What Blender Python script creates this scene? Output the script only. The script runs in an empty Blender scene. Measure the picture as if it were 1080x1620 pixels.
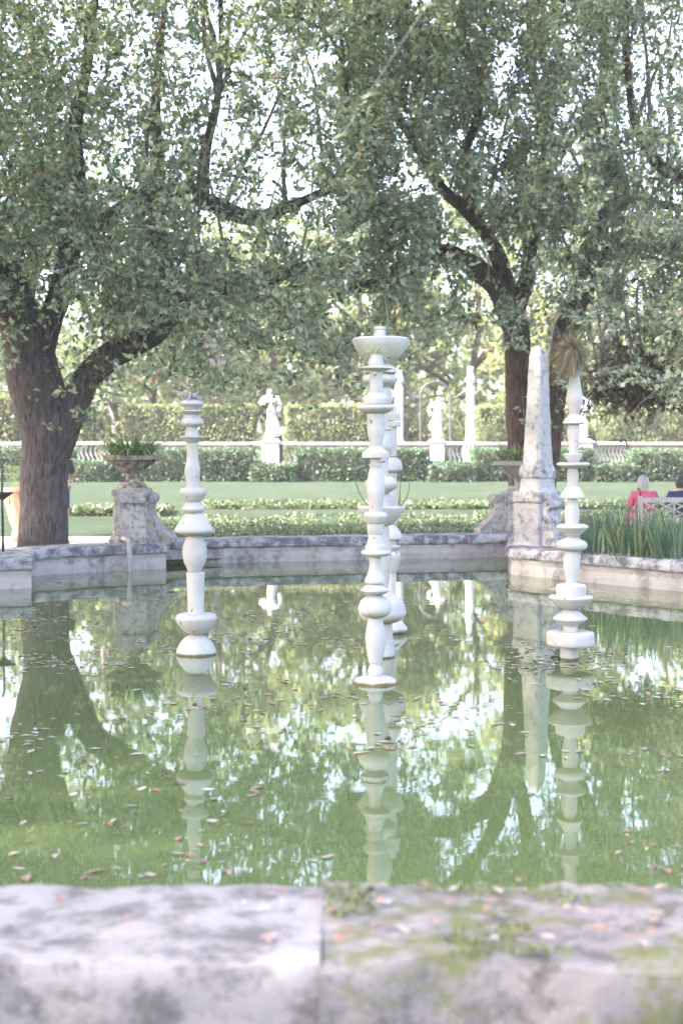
import bpy, bmesh, math, random
import numpy as np
from mathutils import Vector, Matrix, noise

random.seed(7); rng = np.random.default_rng(11)
S = bpy.context.scene
COL = S.collection
R = math.radians
# ------------------------------------------------------------------ camera
FPX = 2250.0; HZ = 712.0; ZC = 1.716
PITCH = math.atan((810 - HZ) / FPX)
cam = bpy.data.cameras.new('Camera'); camo = bpy.data.objects.new('Camera', cam); COL.objects.link(camo)
cam.sensor_fit = 'VERTICAL'; cam.sensor_height = 36; cam.sensor_width = 24; cam.lens = 50
cam.clip_start = 0.05; cam.clip_end = 3000
camo.location = (0, 0, ZC); camo.rotation_euler = (math.pi / 2 - PITCH, 0, 0)
cam.dof.use_dof = True; cam.dof.focus_distance = 13.2; cam.dof.aperture_fstop = 2.1
S.camera = camo
# ------------------------------------------------------------------ world, sun, exposure
SUN_EL, SUN_AZ = R(42), R(-104)          # azimuth from +Y towards +X
W = bpy.data.worlds.new('World'); S.world = W; W.use_nodes = True
wn = W.node_tree.nodes; wl = W.node_tree.links
sky = wn.new('ShaderNodeTexSky'); sky.sky_type = 'NISHITA'; sky.sun_disc = False
sky.sun_elevation = SUN_EL; sky.sun_rotation = SUN_AZ; sky.dust_density = 4.0; sky.air_density = .8; sky.ozone_density = 1.0
bg = wn['Background']; bg.inputs['Strength'].default_value = 0.15
wl.new(sky.outputs[0], bg.inputs[0])
sun = bpy.data.lights.new('Sun', 'SUN'); sun.energy = 2.6; sun.angle = R(1.5); sun.color = (1.0, 0.93, 0.82)
suno = bpy.data.objects.new('Sun', sun); COL.objects.link(suno)
sd = Vector((math.cos(SUN_EL) * math.sin(SUN_AZ), math.cos(SUN_EL) * math.cos(SUN_AZ), math.sin(SUN_EL)))
suno.rotation_euler = sd.to_track_quat('Z', 'Y').to_euler(); suno.location = (-30, 20, 40)
S.view_settings.view_transform = 'Standard'; S.view_settings.look = 'None'
S.view_settings.exposure = 3.4; S.view_settings.gamma = 1.0
try:
    S.view_settings.use_white_balance = True; S.view_settings.white_balance_temperature = 7050; S.view_settings.white_balance_tint = 12
except Exception: pass
S.render.engine = 'CYCLES'
try:
    S.cycles.use_denoising = True; S.cycles.denoiser = 'OPENIMAGEDENOISE'
except Exception: pass
S.cycles.max_bounces = 8; S.cycles.diffuse_bounces = 4; S.cycles.glossy_bounces = 3
S.cycles.transmission_bounces = 4; S.cycles.caustics_reflective = False; S.cycles.caustics_refractive = False

# ------------------------------------------------------------------ helpers
CP, SP = math.cos(PITCH), math.sin(PITCH)
def at(x, y, Y):
    u = (x - 540) / FPX; v = (810 - y) / FPX
    dy = CP + v * SP; dz = -SP + v * CP
    t = Y / dy
    return Vector((u * t, Y, ZC + dz * t))
def px(Y): return Y / FPX
def zat(y, Y): return at(540, y, Y).z
def xat(x, Y): return at(x, HZ, Y).x
def ground_z(Y):
    pts = [(-500, .07), (27, .07), (44, .74), (60, .9), (100, 1.2), (900, 2)]
    for (a, za), (b, zb) in zip(pts, pts[1:]):
        if Y <= b: return za + (zb - za) * (Y - a) / (b - a)
    return 2
def nz(v, s=1.0, off=0.0): return noise.noise(Vector((v[0] * s + off, v[1] * s - off, v[2] * s + off * .7)))
def tag(o, label=None, cat=None, group=None, kind=None):
    if label: o['label'] = label
    if cat: o['category'] = cat
    if group: o['group'] = group
    if kind: o['kind'] = kind
    return o
def mesh(name, verts, faces, mats=None, parent=None, smooth=False, fmat=None):
    me = bpy.data.meshes.new(name)
    me.from_pydata([tuple(v) for v in verts], [], faces)
    if mats is not None:
        for m in (mats if isinstance(mats, (list, tuple)) else [mats]): me.materials.append(m)
    if fmat is not None: me.polygons.foreach_set('material_index', fmat)
    if smooth: me.polygons.foreach_set('use_smooth', [True] * len(me.polygons))
    me.update()
    return link(name, me, parent)
def link(name, me, parent=None):
    o = bpy.data.objects.new(name, me); COL.objects.link(o)
    if parent is not None:
        o.parent = parent
        o.matrix_parent_inverse = Matrix.Translation(-Vector(parent.location))
    return o
def empty(name, loc, label, cat, group=None):
    o = bpy.data.objects.new(name, None); COL.objects.link(o); o.location = loc; o.empty_display_size = .2
    return tag(o, label, cat, group)
class MB:
    def __init__(s): s.v = []; s.f = []; s.m = []
    def add(s, v, f, m=0):
        n = len(s.v); s.v += [Vector(p) for p in v]; s.f += [tuple(i + n for i in q) for q in f]; s.m += [m] * len(f)
    def build(s, name, mats, parent=None, smooth=False): return mesh(name, s.v, s.f, mats, parent, smooth, s.m)
    def box(s, c, h, rz=0, m=0, n=1, rough=0, rs=4, seed=0, bev=0):
        # subdivided box with optional noise displacement
        bm = bmesh.new(); bmesh.ops.create_cube(bm, size=2)
        for q in bm.verts: q.co = Vector((q.co.x * h[0], q.co.y * h[1], q.co.z * h[2]))
        if bev: bmesh.ops.bevel(bm, geom=list(bm.edges), offset=bev, segments=2, affect='EDGES', profile=.5)
        if n > 1: bmesh.ops.subdivide_edges(bm, edges=list(bm.edges), cuts=n - 1, use_grid_fill=True)
        bm.verts.ensure_lookup_table(); bm.normal_update()
        rot = Matrix.Rotation(rz, 3, 'Z'); out = []
        for q in bm.verts:
            p = rot @ q.co + Vector(c); nn = rot @ q.normal
            if rough: p = p + nn * rough * (nz(p, rs, seed) + .5 * nz(p, rs * 2.7, seed + 9))
            out.append(p)
        s.add(out, [[v.index for v in f.verts] for f in bm.faces], m); bm.free()
    def lathe(s, c, prof, seg=32, m=0, rough=0, rs=6, seed=0, caps=True):
        # prof: (r, z) from top to bottom or the reverse, absolute z
        n0 = []; f = []
        for r, z in prof:
            for k in range(seg):
                a = 2 * math.pi * k / seg
                p = Vector((c[0] + r * math.cos(a), c[1] + r * math.sin(a), z))
                if rough:
                    d = rough * (nz(p, rs, seed) + .5 * nz(p, rs * 3, seed + 5)); p.x += math.cos(a) * d; p.y += math.sin(a) * d
                n0.append(p)
        up = prof[0][1] > prof[-1][1]
        for i in range(len(prof) - 1):
            for k in range(seg):
                a, b = i * seg + k, i * seg + (k + 1) % seg
                q = (a, a + seg, b + seg, b)
                f.append(q if up else q[::-1])
        if caps:
            t = tuple(range(seg)); b = tuple(range((len(prof) - 1) * seg, len(prof) * seg))
            f.append(t if up else t[::-1]); f.append(b[::-1] if up else b)
        s.add(n0, f, m)
    def tube(s, pts, rad, seg=8, m=0, rough=0, rs=3, seed=0, flat=1.0):
        pts = [Vector(p) for p in pts]; n = len(pts)
        vs = []; ref = Vector((.31, .95, .1))
        for i, p in enumerate(pts):
            t = (pts[min(i + 1, n - 1)] - pts[max(i - 1, 0)])
            t = t.normalized() if t.length > 1e-9 else Vector((0, 0, 1))
            u = t.cross(ref)
            if u.length < .05: u = t.cross(Vector((1, 0, 0)))
            u.normalize(); w = u.cross(t)
            for k in range(seg):
                a = 2 * math.pi * k / seg
                q = p + (u * math.cos(a) + w * math.sin(a) * flat) * rad[i]
                if rough: q = q + (q - p) * rough * (nz(q, rs, seed) + .6 * nz(q, rs * 2.3, seed + 3))
                vs.append(q)
        fs = []
        for i in range(n - 1):
            for k in range(seg):
                a, b = i * seg + k, i * seg + (k + 1) % seg
                fs.append((a, b, b + seg, a + seg))
        fs.append(tuple(range(seg))[::-1]); fs.append(tuple(range((n - 1) * seg, n * seg)))
        s.add(vs, fs, m)
    def blade(s, base, d, L, w, droop=.3, n=5, m=0, roll=None):
        # strap leaf: bent ribbon with a folded cross-section
        d = Vector(d).normalized(); side = d.cross(Vector((0, 0, 1)))
        if side.length < .05: side = Vector((1, 0, 0))
        side.normalize()
        if roll is not None: side = Matrix.Rotation(roll, 3, d) @ side
        p = Vector(base); vs = []
        for i in range(n + 1):
            t = i / n; ww = w * (.75 + .5 * t if t < .4 else (1 - t) / .6 * .95 + .02)
            up = side.cross(d)
            vs += [p - side * ww * .5, p + up * ww * .18, p + side * ww * .5]
            p = p + d * (L / n); d = (d + Vector((0, 0, -droop / n)) * (1 + t)).normalized()
        fs = []
        for i in range(n):
            a = i * 3; fs += [(a, a + 1, a + 4, a + 3), (a + 1, a + 2, a + 5, a + 4)]
        s.add(vs, fs, m)
def smooth_path(P, n=4):
    """Catmull-Rom through rows of numbers"""
    P = np.array(P, float); out = []
    for i in range(len(P) - 1):
        p0, p1, p2, p3 = P[max(i - 1, 0)], P[i], P[i + 1], P[min(i + 2, len(P) - 1)]
        for k in range(n):
            t = k / n
            out.append(.5 * (2 * p1 + (p2 - p0) * t + (2 * p0 - 5 * p1 + 4 * p2 - p3) * t * t + (3 * p1 - p0 - 3 * p2 + p3) * t ** 3))
    out.append(P[-1]); return np.array(out)
def np_mesh(name, verts, quads, mats, parent=None, midx=None):
    me = bpy.data.meshes.new(name); nv, nq = len(verts), len(quads)
    me.vertices.add(nv); me.vertices.foreach_set('co', np.ascontiguousarray(verts, dtype=np.float32).ravel())
    me.loops.add(nq * 4); me.loops.foreach_set('vertex_index', np.ascontiguousarray(quads, dtype=np.int32).ravel())
    me.polygons.add(nq); me.polygons.foreach_set('loop_start', np.arange(0, nq * 4, 4, dtype=np.int32))
    for m in mats: me.materials.append(m)
    if midx is not None: me.polygons.foreach_set('material_index', np.ascontiguousarray(midx, dtype=np.int32))
    me.update(calc_edges=True)
    return link(name, me, parent)
def unit(a): return a / np.maximum(np.linalg.norm(a, axis=-1, keepdims=True), 1e-9)
def leaves(c, d, L, w=.5):
    """leaf-shaped folded quads: c (N,3) base points, d (N,3) directions, L (N,) lengths"""
    N = len(c); d = unit(d); r = unit(rng.normal(size=(N, 3)))
    side = unit(np.cross(d, r)); up = np.cross(side, d); L = np.asarray(L)[:, None]
    v = np.empty((N, 4, 3))
    v[:, 0] = c; v[:, 1] = c + d * L * .5 + side * L * w * .5 + up * L * .1
    v[:, 2] = c + d * L; v[:, 3] = c + d * L * .5 - side * L * w * .5 + up * L * .1
    return v.reshape(-1, 3), np.arange(N * 4).reshape(-1, 4)
def join_np(parts):
    vs = []; qs = []; ms = []; n = 0
    for v, q, m in parts:
        vs.append(v); qs.append(q + n); ms.append(np.full(len(q), m)); n += len(v)
    return np.concatenate(vs), np.concatenate(qs), np.concatenate(ms)
def sticks(a, b, r0, r1):
    """thin three-sided twigs from a to b"""
    N = len(a); t = unit(b - a); u = unit(np.cross(t, rng.normal(size=(N, 3)))); w = np.cross(t, u)
    v = np.empty((N, 6, 3))
    for k in range(3):
        o = u * math.cos(k * 2.094) + w * math.sin(k * 2.094)
        v[:, k] = a + o * np.asarray(r0)[:, None]; v[:, 3 + k] = b + o * np.asarray(r1)[:, None]
    q = np.array([[0, 1, 4, 3], [1, 2, 5, 4], [2, 0, 3, 5]])
    return v.reshape(-1, 3), (np.arange(N)[:, None, None] * 6 + q[None]).reshape(-1, 4)

# ------------------------------------------------------------------ materials
def newmat(name):
    m = bpy.data.materials.new(name); m.use_nodes = True
    nt = m.node_tree; return m, nt.nodes, nt.links, nt.nodes['Principled BSDF']
def ramp(n, stops):
    r = n.new('ShaderNodeValToRGB'); e = r.color_ramp.elements
    while len(e) < len(stops): e.new(.5)
    for q, (p, c) in zip(e, stops): q.position = p; q.color = (*c, 1)
    return r
def tex(n, l, scale, detail=6, rough=.6, coord='Object', stretch=None):
    tc = n.new('ShaderNodeTexCoord'); t = n.new('ShaderNodeTexNoise')
    t.inputs['Scale'].default_value = scale; t.inputs['Detail'].default_value = detail; t.inputs['Roughness'].default_value = rough
    if stretch:
        mp = n.new('ShaderNodeMapping'); mp.inputs['Scale'].default_value = stretch
        l.new(tc.outputs[coord], mp.inputs[0]); l.new(mp.outputs[0], t.inputs['Vector'])
    else: l.new(tc.outputs[coord], t.inputs['Vector'])
    return t
def mixc(n, l, fac, a, b, mode='MIX'):
    x = n.new('ShaderNodeMix'); x.data_type = 'RGBA'; x.blend_type = mode
    for sock, val in ((x.inputs[0], fac), (x.inputs[6], a), (x.inputs[7], b)):
        if hasattr(val, 'is_output'): l.new(val, sock)
        elif isinstance(val, tuple): sock.default_value = (*val, 1)
        else: sock.default_value = val
    return x.outputs[2]
def bump(n, l, b, h, strength, dist=.02, prev=None):
    x = n.new('ShaderNodeBump'); x.inputs['Strength'].default_value = strength; x.inputs['Distance'].default_value = dist
    l.new(h, x.inputs['Height'])
    if prev is not None: l.new(prev, x.inputs['Normal'])
    l.new(x.outputs[0], b.inputs['Normal']); return x.outputs[0]
def stone(name, c0, c1, dark, dark_amt=.5, scale=3, bs=.5, rough=.9, moss=None, dscale=6):
    m, n, l, b = newmat(name)
    t1 = tex(n, l, scale, 8, .65); r1 = ramp(n, [(.35, c0), (.65, c1)]); l.new(t1.outputs[0], r1.inputs[0])
    t2 = tex(n, l, dscale, 10, .72); r2 = ramp(n, [(dark_amt, (0, 0, 0)), (dark_amt + .14, (1, 1, 1))]); l.new(t2.outputs[0], r2.inputs[0])
    inv = n.new('ShaderNodeInvert'); l.new(r2.outputs[0], inv.inputs[1])
    c = mixc(n, l, inv.outputs[0], r1.outputs[0], dark)
    if moss:
        t3 = tex(n, l, moss[1], 8, .7); r3 = ramp(n, [(moss[2], (0, 0, 0)), (moss[2] + .1, (1, 1, 1))]); l.new(t3.outputs[0], r3.inputs[0])
        c = mixc(n, l, r3.outputs[0], c, moss[0])
    l.new(c, b.inputs['Base Color']); b.inputs['Roughness'].default_value = rough; b.inputs['Specular IOR Level'].default_value = .25
    t4 = tex(n, l, dscale * 7, 8, .7); p = bump(n, l, b, t4.outputs[0], bs, .01); bump(n, l, b, t2.outputs[0], bs, .03, p)
    return m
def plain(name, col, rough=.7, var=.25, scale=8, metal=0, spec=.3):
    m, n, l, b = newmat(name)
    t = tex(n, l, scale, 6, .6); r = ramp(n, [(.3, tuple(c * (1 - var) for c in col)), (.7, tuple(min(1, c * (1 + var)) for c in col))])
    l.new(t.outputs[0], r.inputs[0]); l.new(r.outputs[0], b.inputs['Base Color'])
    b.inputs['Roughness'].default_value = rough; b.inputs['Metallic'].default_value = metal; b.inputs['Specular IOR Level'].default_value = spec
    bump(n, l, b, t.outputs[0], .2, .01)
    return m
def leafmat(name, stops, rough=.45, trans=.3, spec=.5, tcol=(1.2, 1.25, .6)):
    m, n, l, b = newmat(name)
    g = n.new('ShaderNodeNewGeometry'); r = ramp(n, stops); r.color_ramp.interpolation = 'LINEAR'
    l.new(g.outputs['Random Per Island'], r.inputs[0]); l.new(r.outputs[0], b.inputs['Base Color'])
    b.inputs['Roughness'].default_value = rough; b.inputs['Specular IOR Level'].default_value = spec
    tr = n.new('ShaderNodeBsdfTranslucent'); l.new(mixc(n, l, 1.0, r.outputs[0], tcol, 'MULTIPLY'), tr.inputs[0])
    mx = n.new('ShaderNodeMixShader'); mx.inputs[0].default_value = trans
    l.new(b.outputs[0], mx.inputs[1]); l.new(tr.outputs[0], mx.inputs[2])
    l.new(mx.outputs[0], n['Material Output'].inputs['Surface'])
    return m
M = {}
M['totem'] = None
def totem_mat():
    m, n, l, b = newmat('white_cast_stone')
    t = tex(n, l, 5, 6, .6); r = ramp(n, [(.3, (.37, .355, .345)), (.7, (.45, .437, .425))]); l.new(t.outputs[0], r.inputs[0])
    # rare brown pits and stains
    t2 = tex(n, l, 17, 3, .5); r2 = ramp(n, [(.69, (0, 0, 0)), (.715, (1, 1, 1))]); l.new(t2.outputs[0], r2.inputs[0])
    c = mixc(n, l, r2.outputs[0], r.outputs[0], (.2, .14, .1))
    # streaky grime in low places of a large noise
    t3 = tex(n, l, 9, 8, .7, stretch=(1, 1, .35)); r3 = ramp(n, [(.50, (0, 0, 0)), (.74, (.7, .7, .7))]); l.new(t3.outputs[0], r3.inputs[0])
    c = mixc(n, l, r3.outputs[0], c, (.36, .31, .26))
    # wet algae line just above the water
    g = n.new('ShaderNodeNewGeometry'); sx = n.new('ShaderNodeSeparateXYZ'); l.new(g.outputs['Position'], sx.inputs[0])
    ad = n.new('ShaderNodeMath'); ad.operation = 'MULTIPLY_ADD'; l.new(t2.outputs[0], ad.inputs[0]); ad.inputs[1].default_value = -.03; l.new(sx.outputs[2], ad.inputs[2])
    mr = n.new('ShaderNodeMapRange'); l.new(ad.outputs[0], mr.inputs[0]); mr.inputs[1].default_value = -.006; mr.inputs[2].default_value = .008; mr.inputs[3].default_value = 1; mr.inputs[4].default_value = 0
    c = mixc(n, l, mr.outputs[0], c, (.1, .075, .03))
    l.new(c, b.inputs['Base Color']); b.inputs['Roughness'].default_value = .85; b.inputs['Specular IOR Level'].default_value = .25
    t4 = tex(n, l, 60, 6, .7); p = bump(n, l, b, t4.outputs[0], .35, .006)
    bump(n, l, b, r2.outputs[0], -.6, .01, p)
    return m
M['totem'] = totem_mat()
M['obelisk'] = stone('lichened_coral_stone', (.36, .345, .35), (.46, .445, .45), (.18, .175, .185), .345, 3, .8, dscale=9)
M['obelisk_dark'] = stone('dark_lichened_stone', (.34, .32, .33), (.50, .48, .48), (.15, .145, .16), .40, 3, 1.0, dscale=8)
M['pedestal'] = stone('weathered_pedestal_stone', (.33, .30, .295), (.43, .40, .395), (.17, .155, .16), .38, 3, .9, dscale=14)
M['urn'] = stone('mossy_urn_stone', (.30, .26, .21), (.46, .41, .36), (.13, .12, .09), .44, 5, 1.0, dscale=12)
M['coping'] = stone('grey_coping_stone', (.27, .27, .30), (.42, .41, .43), (.11, .11, .13), .42, 2.5, .9, dscale=5, moss=((.14, .2, .07), 2.1, .66))
M['wall'] = stone('pale_pool_wall', (.33, .295, .29), (.42, .385, .38), (.17, .15, .155), .38, 2, .5, dscale=3, moss=((.42, .34, .30), 1.3, .6))
M['near'] = stone('near_coping_stone', (.215, .205, .217), (.295, .283, .297), (.115, .11, .117), .39, 3, .8, dscale=6)
M['nearmoss'] = stone('mossy_coping_stone', (.21, .195, .205), (.30, .28, .29), (.11, .10, .10), .38, 3, 1.0, dscale=7, moss=((.145, .160, .078), 3.6, .50))
M['white'] = stone('white_marble', (.50, .49, .485), (.62, .61, .60), (.34, .32, .31), .36, 2, .3)
M['greycap'] = plain('grey_cap_stone', (.27, .26, .29), .9, .15, 4)
M['pink'] = plain('pink_stucco', (.50, .36, .33), .9, .15, 3)
M['iron'] = plain('dark_iron', (.05, .05, .055), .5, .3, 20, .6)
M['ironpale'] = plain('grey_iron', (.08, .08, .095), .5, .2, 20, .3)
M['terracotta'] = plain('terracotta', (.55, .30, .22), .85, .2, 6)
M['pipe'] = plain('grey_pipe', (.30, .285, .29), .6, .15, 10)
M['bench'] = plain('weathered_teak', (.42, .37, .36), .8, .2, 14)
M['skin'] = plain('skin', (.58, .36, .27), .55, .08, 10)
M['pinkshirt'] = plain('pink_shirt', (.62, .12, .20), .85, .12, 12)
M['navy'] = plain('navy_jacket', (.035, .045, .14), .8, .2, 12)
M['greyhair'] = plain('grey_hair', (.42, .40, .42), .6, .3, 60)
M['darkhair'] = plain('dark_hair', (.06, .055, .06), .5, .4, 60)
M['greenshirt'] = plain('green_tee', (.07, .09, .085), .85, .2, 12)
M['blue'] = plain('blue_shorts', (.06, .09, .26), .85, .2, 12)
M['strap'] = plain('dark_strap', (.06, .05, .06), .7, .2, 12)
M['gravel'] = stone('pale_gravel', (.58, .53, .50), (.70, .66, .62), (.36, .30, .26), .36, 6, .8, dscale=20)
M['soil'] = plain('leaf_litter_soil', (.20, .15, .12), .95, .45, 9)

def bark_mat(name, a, b_, patch):
    m, n, l, b = newmat(name)
    t = tex(n, l, 7, 8, .7, stretch=(2.6, 2.6, .55)); r = ramp(n, [(.36, a), (.62, b_)]); l.new(t.outputs[0], r.inputs[0])
    t2 = tex(n, l, 1.6, 5, .6); r2 = ramp(n, [(.5, (0, 0, 0)), (.66, (1, 1, 1))]); l.new(t2.outputs[0], r2.inputs[0])
    c = mixc(n, l, r2.outputs[0], r.outputs[0], patch)
    v = n.new('ShaderNodeTexVoronoi'); v.inputs['Scale'].default_value = 11
    tc = n.new('ShaderNodeTexCoord'); mp = n.new('ShaderNodeMapping'); mp.inputs['Scale'].default_value = (2.2, 2.2, .5)
    l.new(tc.outputs['Object'], mp.inputs[0]); l.new(mp.outputs[0], v.inputs['Vector'])
    c = mixc(n, l, .75, c, mixc(n, l, v.outputs['Distance'], (.35, .33, .33), (1.25, 1.22, 1.2)), 'MULTIPLY')
    l.new(c, b.inputs['Base Color']); b.inputs['Roughness'].default_value = .95; b.inputs['Specular IOR Level'].default_value = .15
    p = bump(n, l, b, t.outputs[0], 1.0, .05); bump(n, l, b, v.outputs['Distance'], .8, .03, p)
    return m
M['bark'] = bark_mat('oak_bark', (.065, .055, .058), (.18, .155, .16), (.115, .095, .095))
M['bark_right'] = bark_mat('rough_brown_bark', (.07, .052, .045), (.17, .125, .105), (.13, .085, .065))
M['twig'] = plain('grey_twig', (.27, .235, .24), .9, .3, 5)
M['oak'] = leafmat('live_oak_leaf', [(0, (.05, .085, .055)), (.25, (.17, .24, .15)), (.55, (.33, .40, .28)), (.9, (.56, .60, .47)), (.965, (.36, .30, .20)), (1, (.42, .28, .20))], rough=.33, trans=.42, spec=.9, tcol=(1.1, 1.2, .85))
M['far_dark'] = leafmat('dark_far_leaf', [(0, (.06, .10, .06)), (.5, (.10, .15, .085)), (1, (.16, .20, .10))])
M['far_mid'] = leafmat('mid_far_leaf', [(0, (.09, .14, .075)), (.5, (.16, .22, .11)), (1, (.27, .31, .18))], trans=.45)
M['far_yellow'] = leafmat('yellow_far_leaf', [(0, (.16, .20, .11)), (.5, (.26, .31, .18)), (.9, (.38, .40, .27)), (1, (.48, .33, .24))], trans=.45)
M['hedge_dark'] = leafmat('dark_hedge_leaf', [(0, (.045, .09, .065)), (.6, (.08, .15, .105)), (1, (.12, .20, .135))])
M['hedge_light'] = leafmat('light_hedge_leaf', [(0, (.11, .15, .08)), (.5, (.18, .23, .13)), (.85, (.26, .30, .18)), (1, (.34, .25, .19))], trans=.4)
M['cover'] = leafmat('ground_cover_leaf', [(0, (.06, .10, .065)), (.6, (.10, .15, .095)), (1, (.18, .22, .14))])
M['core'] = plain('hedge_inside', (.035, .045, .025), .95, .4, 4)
M['iris'] = leafmat('iris_blade', [(0, (.04, .085, .05)), (.6, (.075, .14, .08)), (1, (.12, .19, .11))], .4, .25)
M['iris_y'] = leafmat('yellowed_iris_blade', [(0, (.12, .18, .08)), (.6, (.30, .30, .12)), (1, (.42, .38, .17))], .45, .3)
M['brom'] = leafmat('bromeliad_leaf', [(0, (.08, .15, .06)), (.5, (.18, .26, .11)), (.9, (.32, .36, .20)), (1, (.30, .16, .08))], .4, .25)
M['silver'] = leafmat('silver_air_plant', [(0, (.22, .22, .27)), (1, (.42, .42, .48))], .7, .2)
M['straw'] = leafmat('straw_air_plant', [(0, (.10, .075, .055)), (.5, (.22, .175, .12)), (.8, (.23, .22, .13)), (1, (.38, .31, .23))], .7, .25)
M['paleair'] = leafmat('pale_green_air_plant', [(0, (.24, .30, .18)), (1, (.44, .48, .34))], .6, .3)
M['stalk'] = leafmat('dark_stalk', [(0, (.04, .07, .04)), (1, (.09, .12, .07))], .5, .1)
M['strapleaf'] = leafmat('bright_strap_leaf', [(0, (.10, .16, .04)), (1, (.24, .30, .07))], .4, .4)
M['brownmoss'] = leafmat('brown_dead_leaf', [(0, (.05, .035, .025)), (.6, (.12, .085, .055)), (.85, (.22, .15, .09)), (1, (.09, .11, .06))], .9, .15)
LEAFC = [('brown', (.22, .13, .105)), ('rust', (.27, .16, .12)), ('pale', (.33, .27, .24)), ('rose', (.26, .17, .16)), ('ash', (.36, .33, .33))]
FL = [plain('fallen_%s_leaf' % nme, c, .5, .3, 30) for nme, c in LEAFC]

# ------------------------------------------------------------------ setting: ground, water
POOL = dict(A=[(-40, 905), (48, 935)])
def waterY(y): return ZC * FPX / (y - HZ)
# front faces of the pool walls, as (X, Y) runs on the water line
def wl_pt(x, y):
    Y = waterY(y); return (xat(x, Y), Y)
RUN_A = [(-9.5, 15.0), (-6.5, 16.6), wl_pt(48, 931)]
RUN_B = [wl_pt(48, 912), wl_pt(150, 905), wl_pt(262, 900)]
RUN_C = [wl_pt(262, 893), wl_pt(400, 889.5), wl_pt(600, 885.5), wl_pt(812, 881)]
RUN_D = [wl_pt(808, 909), wl_pt(860, 914.5), wl_pt(930, 922), wl_pt(1010, 930), wl_pt(1085, 937), (5.5, 16.3), (7.5, 14.6), (9.5, 12.0)]
def back_Y(X):
    if X < -4.2:
        pts = [(-30, 9.5)] + [(a, b + 1.2) for a, b in RUN_A]
        for (a, ya), (b, yb) in zip(pts, pts[1:]):
            if a <= X <= b: return ya + (yb - ya) * (X - a) / (b - a)
    if X < 2.72:
        pts = [(a, b + .3) for a, b in RUN_B] + [(a, b + .3) for a, b in RUN_C[1:]]
        for (a, ya), (b, yb) in zip(pts, pts[1:]):
            if X <= b: return ya + (yb - ya) * (X - a) / (b - a)
    pts = [(a, b + .3) for a, b in RUN_D] + [(30, 5)]
    X = max(X, pts[0][0])
    for (a, ya), (b, yb) in zip(pts, pts[1:]):
        if a <= X <= b: return ya + (yb - ya) * (X - a) / (b - a)
    return 9
def back_Y_unused(X):
    pts = [(-30, 9), (-9.5, 15.3)] + [(a, b + .3) for a, b in RUN_A[1:]] + [(RUN_B[0][0] + .01, RUN_B[0][1] + .3)] + [(a, b + .3) for a, b in RUN_B[1:]] \
        + [(a + (.01 if i == 0 else 0), b + .3) for i, (a, b) in enumerate(RUN_C)] + [(a + (.25 if i == 0 else 0), b + .3) for i, (a, b) in enumerate(RUN_D)] + [(30, 5)]
    pts = sorted(pts)
    for (a, ya), (b, yb) in zip(pts, pts[1:]):
        if a <= X <= b: return ya + (yb - ya) * (X - a) / max(b - a, 1e-6)
    return 9
xs = sorted(set([-400, -120, -50, -30, -20, -14] + list(np.arange(-10.5, 10.6, .25)) + [-4.205, -4.195, 2.715, 2.725] + [14, 20, 30, 50, 120, 400]))
vs = []; fs = []
rows_far = [24.5, 26, 27, 30, 33, 36, 40, 44, 50, 60, 80, 100, 160, 300, 900]
NR = len(rows_far) + 1
for X in xs:
    yb = back_Y(X) if abs(X) < 11 else 10.0
    vs.append((X, yb, ground_z(yb)))
    for Y in rows_far: vs.append((X, max(Y, yb + .01), ground_z(Y)))
for i in range(len(xs) - 1):
    for j in range(NR - 1):
        a = i * NR + j; b = a + NR; fs.append((a, b, b + 1, a + 1))
base = len(vs)
for X in xs: vs += [(X, -300, .07), (X, 4.0, .07), (X, (back_Y(X) if abs(X) < 11 else 10.0), .07)]
for i in range(len(xs) - 1):
    a = base + i * 3; b = a + 3; fs.append((a, b, b + 1, a + 1))
    if abs(xs[i]) > 10.4 and abs(xs[i + 1]) > 10.4: fs.append((a + 1, b + 1, b + 2, a + 2))
def lawn_mat():
    m, n, l, b = newmat('lawn_grass')
    t = tex(n, l, .7, 9, .75); r = ramp(n, [(.3, (.036, .056, .040)), (.5, (.048, .071, .052)), (.72, (.072, .088, .070))]); l.new(t.outputs[0], r.inputs[0])
    t2 = tex(n, l, 90, 4, .7); c = mixc(n, l, .5, r.outputs[0], mixc(n, l, t2.outputs[0], (.4, .4, .4), (1.5, 1.5, 1.4)), 'MULTIPLY')
    l.new(c, b.inputs['Base Color']); b.inputs['Roughness'].default_value = 1.0; b.inputs['Specular IOR Level'].default_value = 0
    bump(n, l, b, t2.outputs[0], .8, .03); return m
M['lawn'] = lawn_mat()
tag(mesh('ground', vs, fs, M['lawn']), kind='structure')
def water_mat():
    m, n, l, b = newmat('green_pond_water')
    t = tex(n, l, .35, 5, .6); r = ramp(n, [(.35, (.084, .120, .048)), (.65, (.100, .140, .058))]); l.new(t.outputs[0], r.inputs[0])
    l.new(r.outputs[0], b.inputs['Base Color']); b.inputs['Roughness'].default_value = .015; b.inputs['IOR'].default_value = 1.7
    b.inputs['Specular IOR Level'].default_value = .5
    t2 = tex(n, l, 1.0, 3, .5, stretch=(1.3, 3.6, 1)); p = bump(n, l, b, t2.outputs[0], .007, .05)
    t3 = tex(n, l, 7, 3, .5, stretch=(1, 2.6, 1)); bump(n, l, b, t3.outputs[0], .005, .012, p)
    return m
M['water'] = water_mat()
tag(mesh('pond_water', [(-10.4, 3.9, 0), (10.4, 3.9, 0), (10.4, 25, 0), (-10.4, 25, 0)], [(0, 1, 2, 3)], M['water']), kind='structure')
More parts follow.
